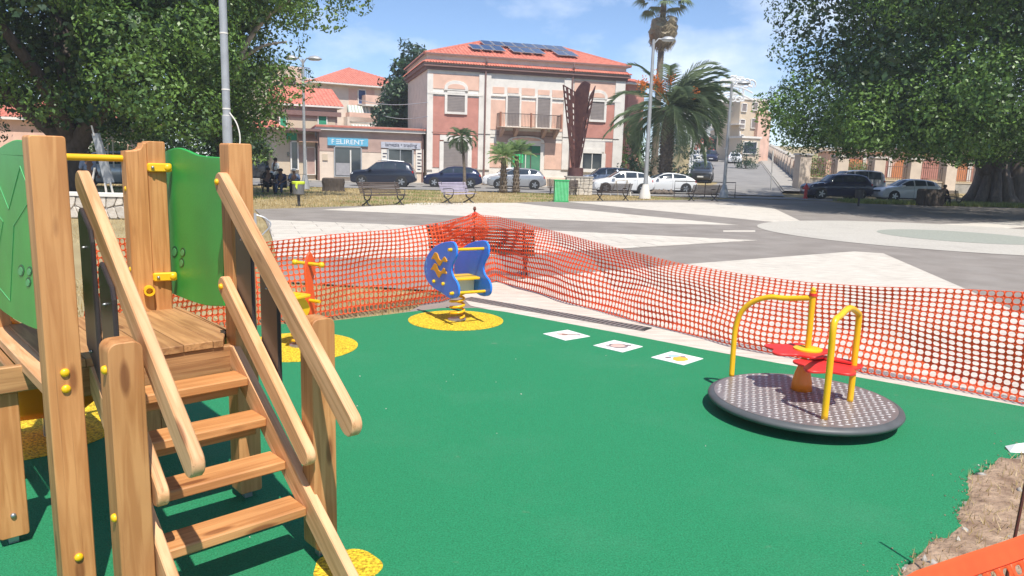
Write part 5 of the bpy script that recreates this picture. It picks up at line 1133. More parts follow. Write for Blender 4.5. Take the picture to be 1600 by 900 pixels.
def palm(label, base, h, r0, r1, nf, scale, variants, elmin, elmax, wind=(0, 0), seed=0, lean=0, name='date_palm', m=None, crown_r=.3, scales=True):
    r_ = random.Random(seed); e = empty(name, base, 0, label, 'palm tree'); palm_trunk(e, h, r0, r1, lean, scales)
    for i in range(nf):
        az = i*2.39996+r_.uniform(-.2, .2); el = math.radians(elmin+(elmax-elmin)*((i+.5)/nf)**.9+r_.uniform(-6, 6))
        d = Vector((math.cos(az)*math.cos(el), math.sin(az)*math.cos(el), math.sin(el)))+Vector((wind[0], wind[1], 0))*max(0, math.sin(el)); d.normalize()
        Z = Vector((0, 0, 1)); Y = Z.cross(d); Y = Y.normalized() if Y.length > .05 else Vector((0, 1, 0)); X = d; Zn = X.cross(Y); M = Matrix([[X[k], Y[k], Zn[k], 0] for k in range(3)]+[[0, 0, 0, 1]])
        s = scale*r_.uniform(.85, 1.1); M = Matrix.Translation(Vector((lean+d.x*crown_r, d.y*crown_r, h+d.z*crown_r*.8))) @ M @ Matrix.Scale(s, 4)
        link('frond', variants[r_.randrange(len(variants))], e, M=M)
    return e
pb = D(1038, 290, 54); pb = (pb[0], pb[1], hill(pb[0], pb[1])-.03); zt_ = D(1040, 170, 54)[2]; print('palm', pb, zt_)
dp = palm('large date palm with wind blown fronds and orange fruit, right of the lamp', pb, zt_-pb[2], .47, .40, 78, 1.18, FRV, -38, 82, (.9, 0), 5)
q = MB(); fr_ = MB()
for k, (px, py) in enumerate(((1003, 132), (1033, 136), (1048, 120), (1086, 146), (1024, 128))):
    c = D(px, py, 52.5); c = Vector(c)-Vector(pb)
    for i in range(90):
        d = Vector((random.gauss(0, .17), random.gauss(0, .17), random.gauss(0, .24))); p = c+d; s = .05; q.add([p+Vector((s, 0, 0)), p+Vector((0, s, 0)), p-Vector((s, 0, 0)), p-Vector((0, s, 0)), p+Vector((0, 0, s)), p-Vector((0, 0, s))], [(0, 1, 4), (1, 2, 4), (2, 3, 4), (3, 0, 4), (1, 0, 5), (2, 1, 5), (3, 2, 5), (0, 3, 5)])
    fr_.tube([Vector((0, 0, zt_-pb[2]+.2)), c*.5+Vector((0, 0, (zt_-pb[2])*.5+.4)), c], .035, 5)
tag(q.build('fruit_cluster', mat('orange_dates', (.70, .20, .03), .6), dp), kind='stuff'); fr_.build('fruit_stalks', mat('orange_stalk', (.65, .30, .06), .6), dp)
# tall thin fan palm behind it
def fan_mesh(seed, R=.95, n=22, m=None, droop=.35):
    r_ = random.Random(seed); q = MB(); q.add([(0, -.02, 0), (0, .02, 0), (1.0, .02, 0), (1.0, -.02, 0)], [(0, 1, 2, 3)])
    for k in range(n):
        a = -1.25+2.5*k/(n-1); l = R*(1-.25*abs(a)/1.25)*r_.uniform(.85, 1.1); d = Vector((math.cos(a), math.sin(a), 0)); t = Vector((-math.sin(a), math.cos(a), 0))*.045; o = Vector((1., 0, 0))
        q.add([o, o+d*l*.55+t+Vector((0, 0, .02)), o+d*l+Vector((0, 0, -droop*l*r_.uniform(.6, 1.2))), o+d*l*.55-t+Vector((0, 0, .02))], [(0, 3, 2, 1)])
    return q.mesh('fan_leaf', m)
FAN = [fan_mesh(i, m=M_['palm']) for i in range(3)]; FAND = [fan_mesh(7+i, .9, 12, M_['palm_dry'], .8) for i in range(2)]
wp_ = D(1021, 280, 66); wp_ = (wp_[0], wp_[1], hill(wp_[0], wp_[1])-.03); hz_ = D(1024, 0, 66)[2]-wp_[2]
wa = palm('very tall thin fan palm with a skirt of dead leaves, top cut by the frame', wp_, hz_, .34, .24, 38, 1.35, FAN, -25, 80, (.1, 0), 8, name='fan_palm', crown_r=.2, scales=False)
r_ = random.Random(3)
for i in range(70):
    az = r_.uniform(0, 2*pi); el = math.radians(r_.uniform(-85, -52)); d = Vector((math.cos(az)*math.cos(el), math.sin(az)*math.cos(el), math.sin(el))); Y = Vector((0, 0, 1)).cross(d).normalized(); Zn = d.cross(Y)
    M = Matrix.Translation(Vector((0, 0, hz_-r_.uniform(0, 1.6)))) @ Matrix([[d[k], Y[k], Zn[k], 0] for k in range(3)]+[[0, 0, 0, 1]]) @ Matrix.Scale(1.55, 4); link('dead_leaf', FAND[i % 2], wa, M=M)
# small palm in front of the villa garage and two young ones in the verge
FR2 = [frond_mesh(1.25, 14, d, 20+i, .32, M_['palm']) for i, d in enumerate((1.2, 1.6))]
b = D(726, 290, 48); palm('slender small palm in front of the villa garage door', (b[0], b[1], 0), D(722, 215, 48)[2], .11, .08, 34, .85, FR2, -60, 75, (.1, 0), 31, lean=-.25, name='small_palm', crown_r=.08, scales=False)
FR3 = [frond_mesh(1.5, 16, d, 30+i, .42, leafmat('young_palm_leaf', (.20, .30, .12), (.36, .46, .22), .35) if i == 0 else bpy.data.materials['young_palm_leaf']) for i, d in enumerate((.6, .9))]
b = D(786, 299, 45); palm('young pale green palm, left one of the pair in front of the entrance', (b[0], b[1], 0), 2.15, .24, .13, 46, .60, FR3, -20, 88, (-.05, 0), 32, name='young_palm', crown_r=.1)
b = D(806, 299, 45.5); palm('young palm with spiky upright leaves, right one of the pair', (b[0], b[1], 0), 2.3, .22, .12, 20, .72, FR3+FR2[:1], 15, 88, (.1, 0), 33, name='young_palm', crown_r=.1)
# ================================================================ vehicles
M_['tyre'] = mat('tyre', (.02, .02, .02), .8, .1, 9); M_['alloy'] = mat('alloy_rim', (.45, .46, .48), .3, .1, 6, metal=.8)
M_['carglass'] = glassmat('car_glass', (.03, .04, .05), .04); M_['lamp_clear'] = mat('clear_lamp', (.7, .72, .75), .15, .05, 5); M_['lamp_red'] = mat('red_lamp', (.5, .02, .02), .2, .05, 5); M_['trim'] = mat('black_trim', (.025, .025, .028), .6, .1, 8)
def paint(n, c, metal=.0): 
    m = mat(n, c, .28, .03, 2, metal=metal, coat=.6); return m
PN = {'dark': paint('midnight_blue_paint', (.018, .024, .045), .2), 'blue': paint('dark_blue_paint', (.012, .018, .06), .2), 'white': paint('white_car_paint', (.74, .75, .76)), 'silver': paint('silver_paint', (.42, .43, .45), .5), 'grey': paint('slate_grey_paint', (.13, .15, .18), .4), 'steel': paint('steel_blue_paint', (.14, .18, .26), .3), 'charcoal': paint('charcoal_paint', (.05, .055, .065), .3)}
STY = {  # x/L, top z, belt z, half width factor, roof half width factor, underside z   (z as a share of the height)
 'suv': dict(L=4.35, W=1.82, H=1.68, x=[0, .012, .06, .16, .255, .33, .405, .50, .64, .80, .90, .955, .985, 1], top=[.38, .52, .585, .635, .665, .80, .95, .99, 1., .985, .93, .74, .58, .34], belt=[.37, .50, .56, .60, .625, .64, .645, .65, .66, .67, .675, .64, .56, .33], hw=[.80, .92, .97, .99, 1, 1, 1, 1, 1, 1, .99, .97, .95, .88], tw=[.60, .72, .78, .80, .84, .77, .72, .71, .71, .70, .70, .74, .80, .75], bot=[.20, .16, .13, .12, .12, .12, .12, .12, .12, .12, .14, .18, .2, .22], wx=(.185, .79), wr=.345, g0=4, g1=11, panes=[(.31, .495), (.515, .685), (.705, .86)]),
 'hatch': dict(L=4.1, W=1.76, H=1.47, x=[0, .012, .06, .16, .25, .33, .42, .52, .66, .80, .89, .95, .985, 1], top=[.36, .50, .57, .63, .67, .81, .95, .995, .99, .95, .87, .70, .56, .33], belt=[.35, .48, .55, .60, .63, .64, .645, .655, .67, .69, .69, .64, .54, .32], hw=[.78, .91, .96, .99, 1, 1, 1, 1, 1, 1, .98, .96, .93, .86], tw=[.58, .70, .77, .80, .84, .76, .71, .69, .69, .68, .70, .74, .80, .75], bot=[.19, .15, .12, .11, .11, .11, .11, .11, .11, .11, .13, .17, .2, .22], wx=(.19, .80), wr=.32, g0=4, g1=11, panes=[(.31, .50), (.52, .70), (.72, .84)]),
 'coupe': dict(L=4.2, W=1.8, H=1.40, x=[0, .012, .06, .16, .26, .34, .43, .52, .66, .80, .90, .955, .985, 1], top=[.38, .52, .60, .665, .70, .83, .96, 1., .985, .91, .79, .68, .56, .34], belt=[.37, .50, .58, .63, .66, .67, .675, .68, .70, .72, .70, .64, .54, .33], hw=[.78, .91, .96, .99, 1, 1, 1, 1, 1, 1, .98, .96, .93, .86], tw=[.58, .70, .77, .80, .84, .76, .70, .67, .67, .68, .72, .76, .80, .75], bot=[.19, .15, .12, .11, .11, .11, .11, .11, .11, .11, .13, .17, .2, .22], wx=(.185, .80), wr=.33, g0=4, g1=10, panes=[(.33, .57), (.59, .80)]),
 'van': dict(L=4.4, W=1.82, H=1.80, x=[0, .012, .06, .14, .215, .29, .36, .50, .64, .80, .92, .96, .985, 1], top=[.36, .50, .57, .61, .64, .80, .95, .99, 1., .99, .96, .86, .62, .34], belt=[.35, .48, .54, .57, .58, .59, .60, .60, .61, .61, .61, .61, .56, .33], hw=[.80, .92, .97, .99, 1, 1, 1, 1, 1, 1, .99, .98, .96, .90], tw=[.60, .72, .78, .80, .84, .82, .80, .79, .79, .79, .79, .80, .82, .80], bot=[.19, .15, .12, .11, .11, .11, .11, .11, .11, .11, .12, .15, .18, .2], wx=(.18, .80), wr=.33, g0=4, g1=12, panes=[(.27, .46), (.48, .68), (.70, .90)])}
def car_tree(name, style, pk, label, cat='car', group=None, rack=False):
    s = STY[style]; L, W, H = s['L'], s['W'], s['H']; e = empty(name, (0, 0, 0), 0, label, cat, group); X = np.array(s['x'])*L
    n = 12; xx = np.unique(np.concatenate([np.linspace(0, L, 60), X])); ip = lambda k, x: np.interp(x, X, s[k])
    def smooth(k, x):                                     # slight smoothing of the profile
        return (ip(k, x)*2+ip(k, x-.05)+ip(k, x+.05))/4
    def sec(x):
        b = float(ip('bot', x))*H; t = float(smooth('top', x))*H; be = min(float(smooth('belt', x))*H, t-.01); w = float(ip('hw', x))*W/2; tw = float(ip('tw', x))*W/2; tw = min(tw, w)
        if x < s['x'][s['g0']]*L: tw = max(tw, w*.86)
        return [(0, b), (w*.80, b), (w*.94, b+.05), (w*.985, b+(be-b)*.35), (w, b+(be-b)*.62), (w*.985, b+(be-b)*.90), (w*.955, be), (w*.955+(tw-w*.955)*.5, be+(t-be)*.52), (tw, t-min(.045, (t-be)*.25)), (tw*.86, t-min(.012, (t-be)*.08)), (tw*.5, t+.006), (0, t+.012)]
    S = [sec(x) for x in xx]; V = []; F = []
    for x, c in zip(xx, S): V += [(x-L/2, y, z) for y, z in c]+[(x-L/2, -y, z) for y, z in c[1:-1][::-1]]
    m = 2*n-2
    for i in range(len(xx)-1):
        for k in range(m): F.append((i*m+k, (i+1)*m+k, (i+1)*m+(k+1) % m, i*m+(k+1) % m))
    F.append(tuple(range(m))); F.append(tuple(range((len(xx)-1)*m+m-1, (len(xx)-1)*m-1, -1)))
    MB().add(V, F).build('body', PN[pk], e, smooth=50)
    def sp(x, t, sgn, off):                               # point on the window band, t 0 belt .. 1 roof edge
        c = sec(x); a = Vector((c[6][0], c[6][1])); b = Vector((c[8][0], c[8][1])); p = a.lerp(b, t); d = (b-a); nn = Vector((d.y, -d.x)); nn = nn.normalized() if nn.length > 1e-6 else Vector((1, 0)); p += nn*off
        mid = Vector((c[7][0], c[7][1])); p += (mid-(a+b)/2)*(1-abs(2*t-1)); return (x-L/2, sgn*p.x, p.y)
    for sgn in (-1, 1):
        for (x0, x1) in s['panes']:
            q = MB(); k_ = 8; P = []
            for k in range(k_+1): x = (x0+(x1-x0)*k/k_)*L; P += [sp(x, .10, sgn, .012), sp(x, .5, sgn, .012), sp(x, .90, sgn, .012)]
            f = [(3*k+j, 3*k+j+1, 3*k+j+4, 3*k+j+3) for k in range(k_) for j in (0, 1)]; q.add(P, f if sgn < 0 else [g[::-1] for g in f]); q.build('window', M_['carglass'], e, smooth='all')
    def screen(name, xa, xb):
        q = MB(); P = []; k_ = 6
        for k in range(k_+1):
            x = xa+(xb-xa)*k/k_; c = sec(x); ys = [-c[8][0]*.9, -c[9][0]*.9, 0, c[9][0]*.9, c[8][0]*.9]; zs = [c[8][1]+.02, c[9][1]+.015, c[11][1]+.012, c[9][1]+.015, c[8][1]+.02]
            P += [(x-L/2-(.01 if xa < L/2 else -.01), y, z+.012) for y, z in zip(ys, zs)]
        f = [(5*k+j, 5*k+j+1, 5*k+j+6, 5*k+j+5) for k in range(k_) for j in range(4)]; q.add(P, f); q.build(name, M_['carglass'], e, smooth='all')
    xg = s['x']; screen('windscreen', (xg[4]+.012)*L, (xg[6]-.006)*L); screen('rear_window', (xg[s['g1']-1]+.0)*L, (xg[s['g1']]+.004)*L)
    for wx in s['wx']:
        for sg in (-1, 1):
            r = s['wr']; x = wx*L-L/2; y = sg*(W/2-.10)
            MB().lathe([(r*1.16, -.13), (r*1.16, .128)], n=20).build('wheel_arch', M_['trim'], e, loc=(x, sg*(W/2-.128), r+.01), rot=(pi/2, 0, 0))
            w = MB().lathe([(r*.6, -.11), (r*.93, -.11), (r, -.08), (r, .08), (r*.93, .11), (r*.6, .11)], n=24).build('wheel', M_['tyre'], e, smooth=40, loc=(x, y+sg*.012, r), rot=(pi/2, 0, 0))
            q = MB().lathe([(r*.66, -.116), (r*.62, -.122), (r*.15, -.11)] if sg > 0 else [(r*.15, .11), (r*.62, .122), (r*.66, .116)], n=20); 
            q.build('rim', M_['trim'], w); q = MB()
            for k in range(5):
                a = 2*pi*k/5; c, s_ = math.cos(a), math.sin(a); t = Vector((-s_, c, 0))*r*.11; o = Vector((c, s_, 0)); z = -sg*.128
                q.add([t*1.3+Vector((0, 0, z)), -t*1.3+Vector((0, 0, z)), o*r*.63-t+Vector((0, 0, z)), o*r*.63+t+Vector((0, 0, z))], [(0, 1, 2, 3)])
            q.build('spokes', M_['alloy'], w)
    for sg in (-1, 1):
        x = .045*L; c = sec(x); MB().slab([(-.16, -.05), (.14, -.045), (.20, .05), (-.05, .055)], .04, .01).build('headlight', M_['lamp_clear'], e, loc=(x-L/2+.05, sg*(c[5][0]-.03), c[6][1]-.07), rot=(0, -.12, -sg*.35))
        x = .955*L; c = sec(x); MB().slab([(-.14, -.06), (.07, -.06), (.07, .09), (-.10, .07)], .05, .01).build('rear_light', M_['lamp_red'], e, loc=(x-L/2, sg*(c[5][0]-.02), c[6][1]-.08), rot=(0, 0, sg*.35))
        x = (s['x'][5]-.015)*L; c = sec(x); MB().slab(rect(.2, .12, .03), .13, .02).build('mirror', PN[pk], e, loc=(x-L/2, sg*(c[6][0]+.09), c[6][1]-.0))
        for px_ in s['panes'][:2]:
            x = px_[1]*L-.12; c = sec(x); MB().box(-.08, .08, -.012, .012, -.012, .012).build('door_handle', PN[pk], e, loc=(x-L/2, sg*(c[5][0]+.006), c[5][1]-.03))
            q = MB(); P = [(px_[1]*L+.02, c[k][0]*1.0+.003, c[k][1]) for k in (2, 3, 4, 5, 6)]; q.add([(p[0]-L/2-.006, sg*p[1], p[2]) for p in P]+[(p[0]-L/2+.006, sg*p[1], p[2]) for p in P], [(k, k+1, k+6, k+5) for k in range(4)]); q.build('door_seam', M_['trim'], e)
        if rack: c = sec(.6*L); MB().tube([(s['x'][6]*L-L/2+.1, sg*c[8][0]*.93, c[8][1]+.05), (-.05, sg*c[8][0]*.95, c[9][1]+.10), (s['x'][9]*L-L/2, sg*c[8][0]*.93, c[8][1]+.05)], .02, 6).build('roof_rail', M_['alloy'], e)
    c = sec(.5*L); MB().box(-L/2+.02, -L/2+.06, -W*.30, W*.30, H*.25, H*.36).box(-L/2-.005, -L/2+.03, -W*.24, W*.24, H*.40, H*.47).build('grille', M_['trim'], e)
    MB().box(-L/2-.02, -L/2-.008, -.26, .26, H*.27, H*.34).build('number_plate', M_['white'], e); MB().box(L/2+.0, L/2+.015, -.26, .26, H*.34, H*.41).build('number_plate', M_['white'], e)
    MB().box(-L*.30+.02, L*.285, -W/2*.99, W/2*.99, H*.10, H*.155).build('sill', M_['trim'], e)
    return e
def gp(px, Y, dz=0): 
    b = D(px, 280, Y); return (b[0], b[1], hill(b[0], b[1])+.004+dz if b[1] > 51.2 and b[0] > 9 else .008+dz)
cars = {}
def car(style, pk, px, Y, rz, label, name='parked_car', key=None, rack=False, sc=None, cat='car', group='cars parked around the square'):
    k = (style, pk, rack)
    if k not in cars: e = car_tree(name, style, pk, label, cat, group, rack); cars[k] = e
    else: e = dup(cars[k], label=label); e['category'] = cat; e['group'] = group
    e.location = gp(px, Y); e.rotation_euler = (0, 0, rz)
    if e.location.y > 55 and e.location.x > 12: e.rotation_euler = (0, (.057 if math.sin(rz) < 0 else -.057)*1., rz)
    return e
car('suv', 'dark', 600, 50.5, .05, 'dark blue SUV with roof rails parked in front of the white shop sign', rack=True)
car('hatch', 'blue', 708, 52.5, .04, 'dark blue hatchback parked in front of the villa garage door')
car('hatch', 'white', 796, 56.2, .03, 'white hatchback, mostly hidden behind the silver one at the green door')
car('hatch', 'silver', 807, 52.5, .04, 'silver hatchback parked in front of the green glass door')
car('suv', 'steel', 944, 56, .04, 'steel grey SUV parked behind the stone plinth, right of the sculpture')
car('hatch', 'white', 972, 50.3, .08, 'white low car nosing out between the SUV and the lamp')
car('coupe', 'white', 1040, 52.6, .03, 'white coupe parked behind the trunk of the date palm')
car('suv', 'charcoal', 1096, 64, pi/2-.30, 'dark grey car facing down the side street, nearest of the row')
car('hatch', 'white', 1091, 72, pi/2-.28, 'white car second in the row down the side street, behind the dark grey one')
car('suv', 'white', 1089, 94, pi/2-.28, 'white SUV at the top of the parked row on the side street')
car('hatch', 'charcoal', 1089, 82, pi/2-.28, 'dark hatchback third in the row on the side street')
car('hatch', 'blue', 1109, 101, pi/2-.28, 'dark blue car driving down the middle of the side street')
car('hatch', 'white', 1146, 97, -pi/2-.28, 'white hatchback seen from behind on the right of the side street')
car('van', 'white', 1141, 108, -pi/2-.28, 'white van ahead of the white hatchback on the right of the street')
car('suv', 'blue', 1308, 50.4, .03, 'dark blue car in the shade beside the red hydrant, right')
car('van', 'silver', 1330, 54.2, .02, 'silver estate van showing over the roof of the dark blue car, right')
car('hatch', 'white', 1419, 50.0, .03, 'white hatchback parked under the big right tree')
car('van', 'silver', 175, 38, .1, 'silver car seen between the tower posts behind the leaning sculpture')
car('hatch', 'charcoal', 395, 58, .0, 'dark car partly hidden by the right tower post')
# ================================================================ street furniture
M_['benchwood'] = mat('grey_bench_slats', (.085, .06, .048), .75, .15, 6, stretch=(1, 12, 12)); M_['lilac'] = mat('lilac_bench_slats', (.42, .37, .46), .7, .1, 6); M_['castiron'] = mat('cast_iron', (.055, .05, .05), .6, .15, 8)
def bench(label, slat, leg='castiron'):
    e = empty('park_bench', (0, 0, 0), 0, label, 'bench', 'slatted park benches around the plaza'); w = 1.9
    sm = MB().slab(rect(w, .045), .022, .004).mesh('slat', M_[slat])
    for k in range(5): link('slat', sm, e, (0, -.42+.085*k, .42-.012*abs(k-2)), (0.1-pi/2, 0, 0))
    for k in range(7): link('slat', sm, e, (0, .045+.028*k, .46+.062*k), (-.28, 0, 0))
    for x in (-w/2+.18, 0, w/2-.18) if 0 else (-w/2+.18, w/2-.18):
        q = MB(); q.tube(cat_open([(x, -.45, .40), (x, -.2, .385), (x, .02, .42), (x, .14, .62), (x, .24, .92)], 4), .026, 6)
        q.tube(cat_open([(x, -.42, .39), (x, -.34, .26), (x, -.18, .18), (x, -.22, .08), (x, -.40, .0)], 4), .028, 6); q.tube(cat_open([(x, .06, .42), (x, -.0, .26), (x, -.14, .18), (x, -.02, .08), (x, .18, .0)], 4), .028, 6)
        q.tube(cat_open([(x, -.44, .42), (x, -.46, .58), (x, -.3, .63), (x, .1, .60)], 4), .015, 6).build('leg', M_[leg], e, smooth='all')
    return e
B1 = bench('brown slatted bench on the dry grass in front of the dark SUV', 'benchwood')
def bput(b, xa, xb, flip=False):
    p = (G(*xa)+G(*xb))/2; d = G(*xb)-G(*xa); b.location = (p[0], p[1], .0); b.rotation_euler = (0, 0, math.atan2(d[1], d[0])+(pi if flip else 0)); return b
bput(B1, (562, 320), (630, 321)); B1.rotation_euler[2] += .55
bput(bench('lilac grey bench left of the young palms, facing the plaza', 'lilac'), (684, 317), (740, 317)).rotation_euler[2] += .5
bput(dup(B1, label='dark bench seen from behind, just left of the lamp post foot'), (928, 313), (990, 313.5), True)
bput(dup(B1, label='dark bench seen from behind, in front of the side street'), (1069, 314), (1131, 314.5), True)
b = dup(B1, label='dark bench standing back behind the green bin'); b.location = (*gp(880, 44.5)[:2], 0); b.rotation_euler = (0, 0, .1)
pbn = dup(B1, label='dark bench carrying the three seated people, left verge'); lp = D(437, 297, 36.5); pbn.location = (lp[0], lp[1], 0); pbn.rotation_euler = (0, 0, .12)
tbn = dup(B1, label='dark bench in the shade under the right tree'); lp2 = D(1478, 300, 44.5); tbn.location = (lp2[0], lp2[1], 0); tbn.rotation_euler = (0, 0, .1)
nb2 = dup(B1, label='dark slatted bench right behind the orange net at the corner stake'); p_ = D(752, 420, 11.2); nb2.location = (p_[0], p_[1], 0); nb2.rotation_euler = (0, 0, pi-.12); nb2.scale = (.86, .86, .86)
M_['dull_zinc'] = mat('dull_zinc', (.17, .165, .16), .6, .15, 8, metal=.2)
# bins
def bin_post(label, p, h=.95, bag=True, mm='dull_zinc'):
    e = empty('litter_bin', p, 0, label, 'litter bin'); MB().tube([(0, 0, 0), (0, 0, h*.5)], .055, 8).build('post', M_['castiron'], e)
    MB().lathe([(.15, 0), (.20, .03), (.22, .42), (.215, .45), (.19, .45), (.17, .08)], n=18).build('basket', M_[mm], e, smooth=30, loc=(0, 0, h*.42))
    if bag: MB().lathe([(.225, -.03), (.235, .0), (.24, .05), (.20, .07)], n=18).build('bag_rim', mat('yellow_green_bag', (.62, .75, .05), .5), e, smooth=30, loc=(0, 0, h*.42+.42)); MB().add([(-.03, -.235, .02), (.05, -.235, .04), (.02, -.245, -.22), (-.05, -.24, -.12)], [(0, 1, 2, 3)]).build('bag_tail', bpy.data.materials['yellow_green_bag'], e, loc=(0, 0, h*.42+.42))
    MB().tube([(-.22, 0, 0), (-.26, .0, .35), (.26, 0, .35), (.22, 0, 0)], .012, 5).build('hood_frame', M_['castiron'], e, loc=(0, 0, h*.42+.4)); return e
g = G(467, 321); bin_post('grey litter bin on a post with a yellow green bag, left verge', (g[0], g[1], 0), .92)
g = G(1341, 322); bin_post('dark litter bin on a post in the shade of the right tree', (g[0], g[1], 0), .98, False, 'castiron')
g = G(876, 315); gb = empty('waste_bin', (g[0], g[1], 0), .05, 'bright green ribbed square waste bin on the plaza edge', 'bin'); MB().box(-.33, .33, -.28, .28, .03, 1.0).build('body', mat('bin_green', (.03, .42, .12), .5), gb)
q = MB(); 
for k in range(10): x = -.31+.62*k/9; q.box(x-.014, x+.014, -.31, -.281, .05, .97)
q.build('rib', mat('pale_green_rib', (.25, .70, .35), .5), gb)['kind'] = 'stuff'; MB().box(-.36, .36, -.32, .31, 1.0, 1.04).box(-.36, .36, -.32, .31, 0, .03).build('rim', bpy.data.materials['bin_green'], gb)
# tree stump
g = G(521, 298); st = empty('tree_stump', (g[0], g[1], -.02), 0, 'wide sawn tree stump on the dry grass in front of the blue sign shop', 'tree stump'); MB().lathe([(.68, -.05), (.62, .08), (.60, .3), (.64, .5), (.61, .68), (.55, .72)], n=18, sy=.8).build('bark', M_['bark_dark'], st, smooth=40); MB().lathe([(.52, .721), (.50, .726)], n=18, sy=.8).build('cut_face', M_['straw'] if 0 else mat('stump_cut', (.20, .14, .10), .9), st)
# lamp posts
def lamp(label, base, h, r, heads=1, name='street_lamp', arm=.9, foot=None, m='grey_metal', sgn=1, lean=0.):
    e = empty(name, base, 0, label, 'street lamp'); MB().tube([(0, 0, 0), (lean*.5, 0, h*.5), (lean, 0, h)], r, 12, r1=r*.62).build('pole', M_[m], e, smooth=True)
    if foot: MB().lathe([(r*2.6, 0), (r*2.4, .25), (r*1.2, .8)], n=14).build('foot', M_[foot], e, smooth=True)
    for s in ((sgn,) if heads == 1 else (-1, 1)):
        MB().tube([(lean, 0, h-.25), (lean+s*arm*.35, 0, h+.05), (lean+s*arm*.8, 0, h+.02)], .035, 8).build('arm', M_[m], e, smooth=True)
        hd = MB().lathe([(.02, .20), (.22, .16), (.40, .04), (.42, 0), (.38, -.01)], n=20, sy=.6).build('lamp_shade', M_[m], e, smooth='all', loc=(lean+s*arm*1.05, 0, h+.0)); MB().lathe([(.36, -.012), (.28, -.07), (.05, -.09)], n=18, sy=.6).build('lens', M_['lamp_clear'], hd, smooth='all')
    return e
b = D(1008, 300, 42); b[2] = 0; lamp('tall single arm street lamp in front of the date palm', b, D(1026, 62, 42)[2], .13, 1, foot='white_r', arm=.75, lean=-.0)
b = D(1131, 300, 47); b[2] = 0; lamp('single arm street lamp at the mouth of the side street', b, D(1140, 130, 47)[2], .12, 1, foot='grey_metal', arm=.7)
b = D(477, 300, 42); b[2] = 0; lamp('double headed street lamp in front of the annex', b, D(475, 92, 42)[2], .10, 2, foot='grey_metal', arm=.62)
b = D(1340, 290, 44); 
# near pole with bands
nb = D(362, 400, 13.5); npole = empty('pole', (nb[0], nb[1], -.03), 0, 'thick grey metal pole with pale bands rising behind the right tower post', 'pole')
MB().tube([(0, 0, 0), (0, 0, 2.45)], .082, 16).build('lower_tube', M_['grey_metal'], npole, smooth=True); MB().tube([(0, 0, 2.45), (-.0, 0, 6.)], .066, 16).build('upper_tube', M_['grey_metal'], npole, smooth=True)
for py in (52, 140, 170, 181): z = zat((nb[0], nb[1]), py)+.03; MB().tube([(0, 0, z-.012), (0, 0, z+.012)], .071, 16).build('band', M_['white_r'], npole, smooth=True)
MB().tube(cat_open([(.07, -.04, 2.5), (.20, -.05, 2.3), (.24, -.04, 2.0), (.14, -.05, 1.6), (.09, -.03, 1.5)], 5), .012, 6).build('cable', M_['white_r'], npole, smooth='all')
# sculpture on drum and rubble plinth
def wpt(px, py, Y): return Vector(D(px, py, Y))
SY = 46.; sb0 = D(899, 280, SY); sc_ = empty('sculpture', (sb0[0], sb0[1], .0), 0, 'tall rusty steel sheet sculpture, pointed at the bottom, cut with holes, on a drum', 'sculpture')
rust = mat('rusted_steel', (.085, .04, .045), .7, scale=4, bump=.3, col2=(.15, .07, .06), metal=.3)
dz0, dz1 = D(899, 277, SY)[2], D(899, 262, SY)[2]; MB().lathe([(.47, dz0), (.47, dz1)], n=24).build('drum', rust, sc_, smooth=30)
def facet(nm, TL, TR, BL, BR, cols, rows, holes, th=.05, curve=None):
    TL, TR, BL, BR = [p-Vector(sc_.location) for p in (TL, TR, BL, BR)]; q = MB(); n = (TR-TL).cross(BL-TL).normalized()*th
    def P(u, v): 
        t = TL.lerp(TR, u); b = BL.lerp(BR, u); p = t.lerp(b, v)
        if curve: p = p+Vector((0, 0, curve(u)*(1-v)))
        return p
    for j in range(rows):
        for i in range(cols):
            u0, u1, v0, v1 = i/cols, (i+1)/cols, j/rows, (j+1)/rows
            if (i, j) in holes:
                ui, uj = u0+.24*(u1-u0), u1-.24*(u1-u0); vi, vj = v0+.16*(v1-v0), v1-.16*(v1-v0); c = [P(u0, v0), P(u1, v0), P(u1, v1), P(u0, v1), P(ui, vi), P(uj, vi), P(uj, vj), P(ui, vj)]
                q.add(c+[p+n for p in c], [(0, 1, 5, 4), (1, 2, 6, 5), (2, 3, 7, 6), (3, 0, 4, 7), (8, 12, 13, 9), (9, 13, 14, 10), (10, 14, 15, 11), (11, 15, 12, 8), (4, 5, 13, 12), (5, 6, 14, 13), (6, 7, 15, 14), (7, 4, 12, 15)])
            else: c = [P(u0, v0), P(u1, v0), P(u1, v1), P(u0, v1)]; q.add(c+[p+n for p in c], [(0, 1, 2, 3), (7, 6, 5, 4), (0, 4, 5, 1), (1, 5, 6, 2), (2, 6, 7, 3), (3, 7, 4, 0)])
    return q.build(nm, rust, sc_)
rs_ = random.Random(4)
facet('pierced_sheet', wpt(880, 132, SY-.7), wpt(899, 143, SY+.3), wpt(894, 262, SY-.2), wpt(899, 262, SY), 3, 13, {(i, j) for i in range(3) for j in range(13) if rs_.random() < .62})
facet('solid_sheet', wpt(899, 143, SY+.3), wpt(922, 131, SY-.4), wpt(898, 262, SY), wpt(904, 262, SY-.2), 8, 13, {(6, 5), (7, 8), (5, 6), (6, 10)}, curve=lambda u: .35*math.sin(pi*u))
facet('pierced_strip', wpt(922, 150, SY-.4), wpt(931, 134, SY+.2), wpt(903, 262, SY-.2), wpt(906, 262, SY), 1, 12, {(0, j) for j in range(12) if j % 3}, th=.05)
pl0 = D(905, 280, 45.2)
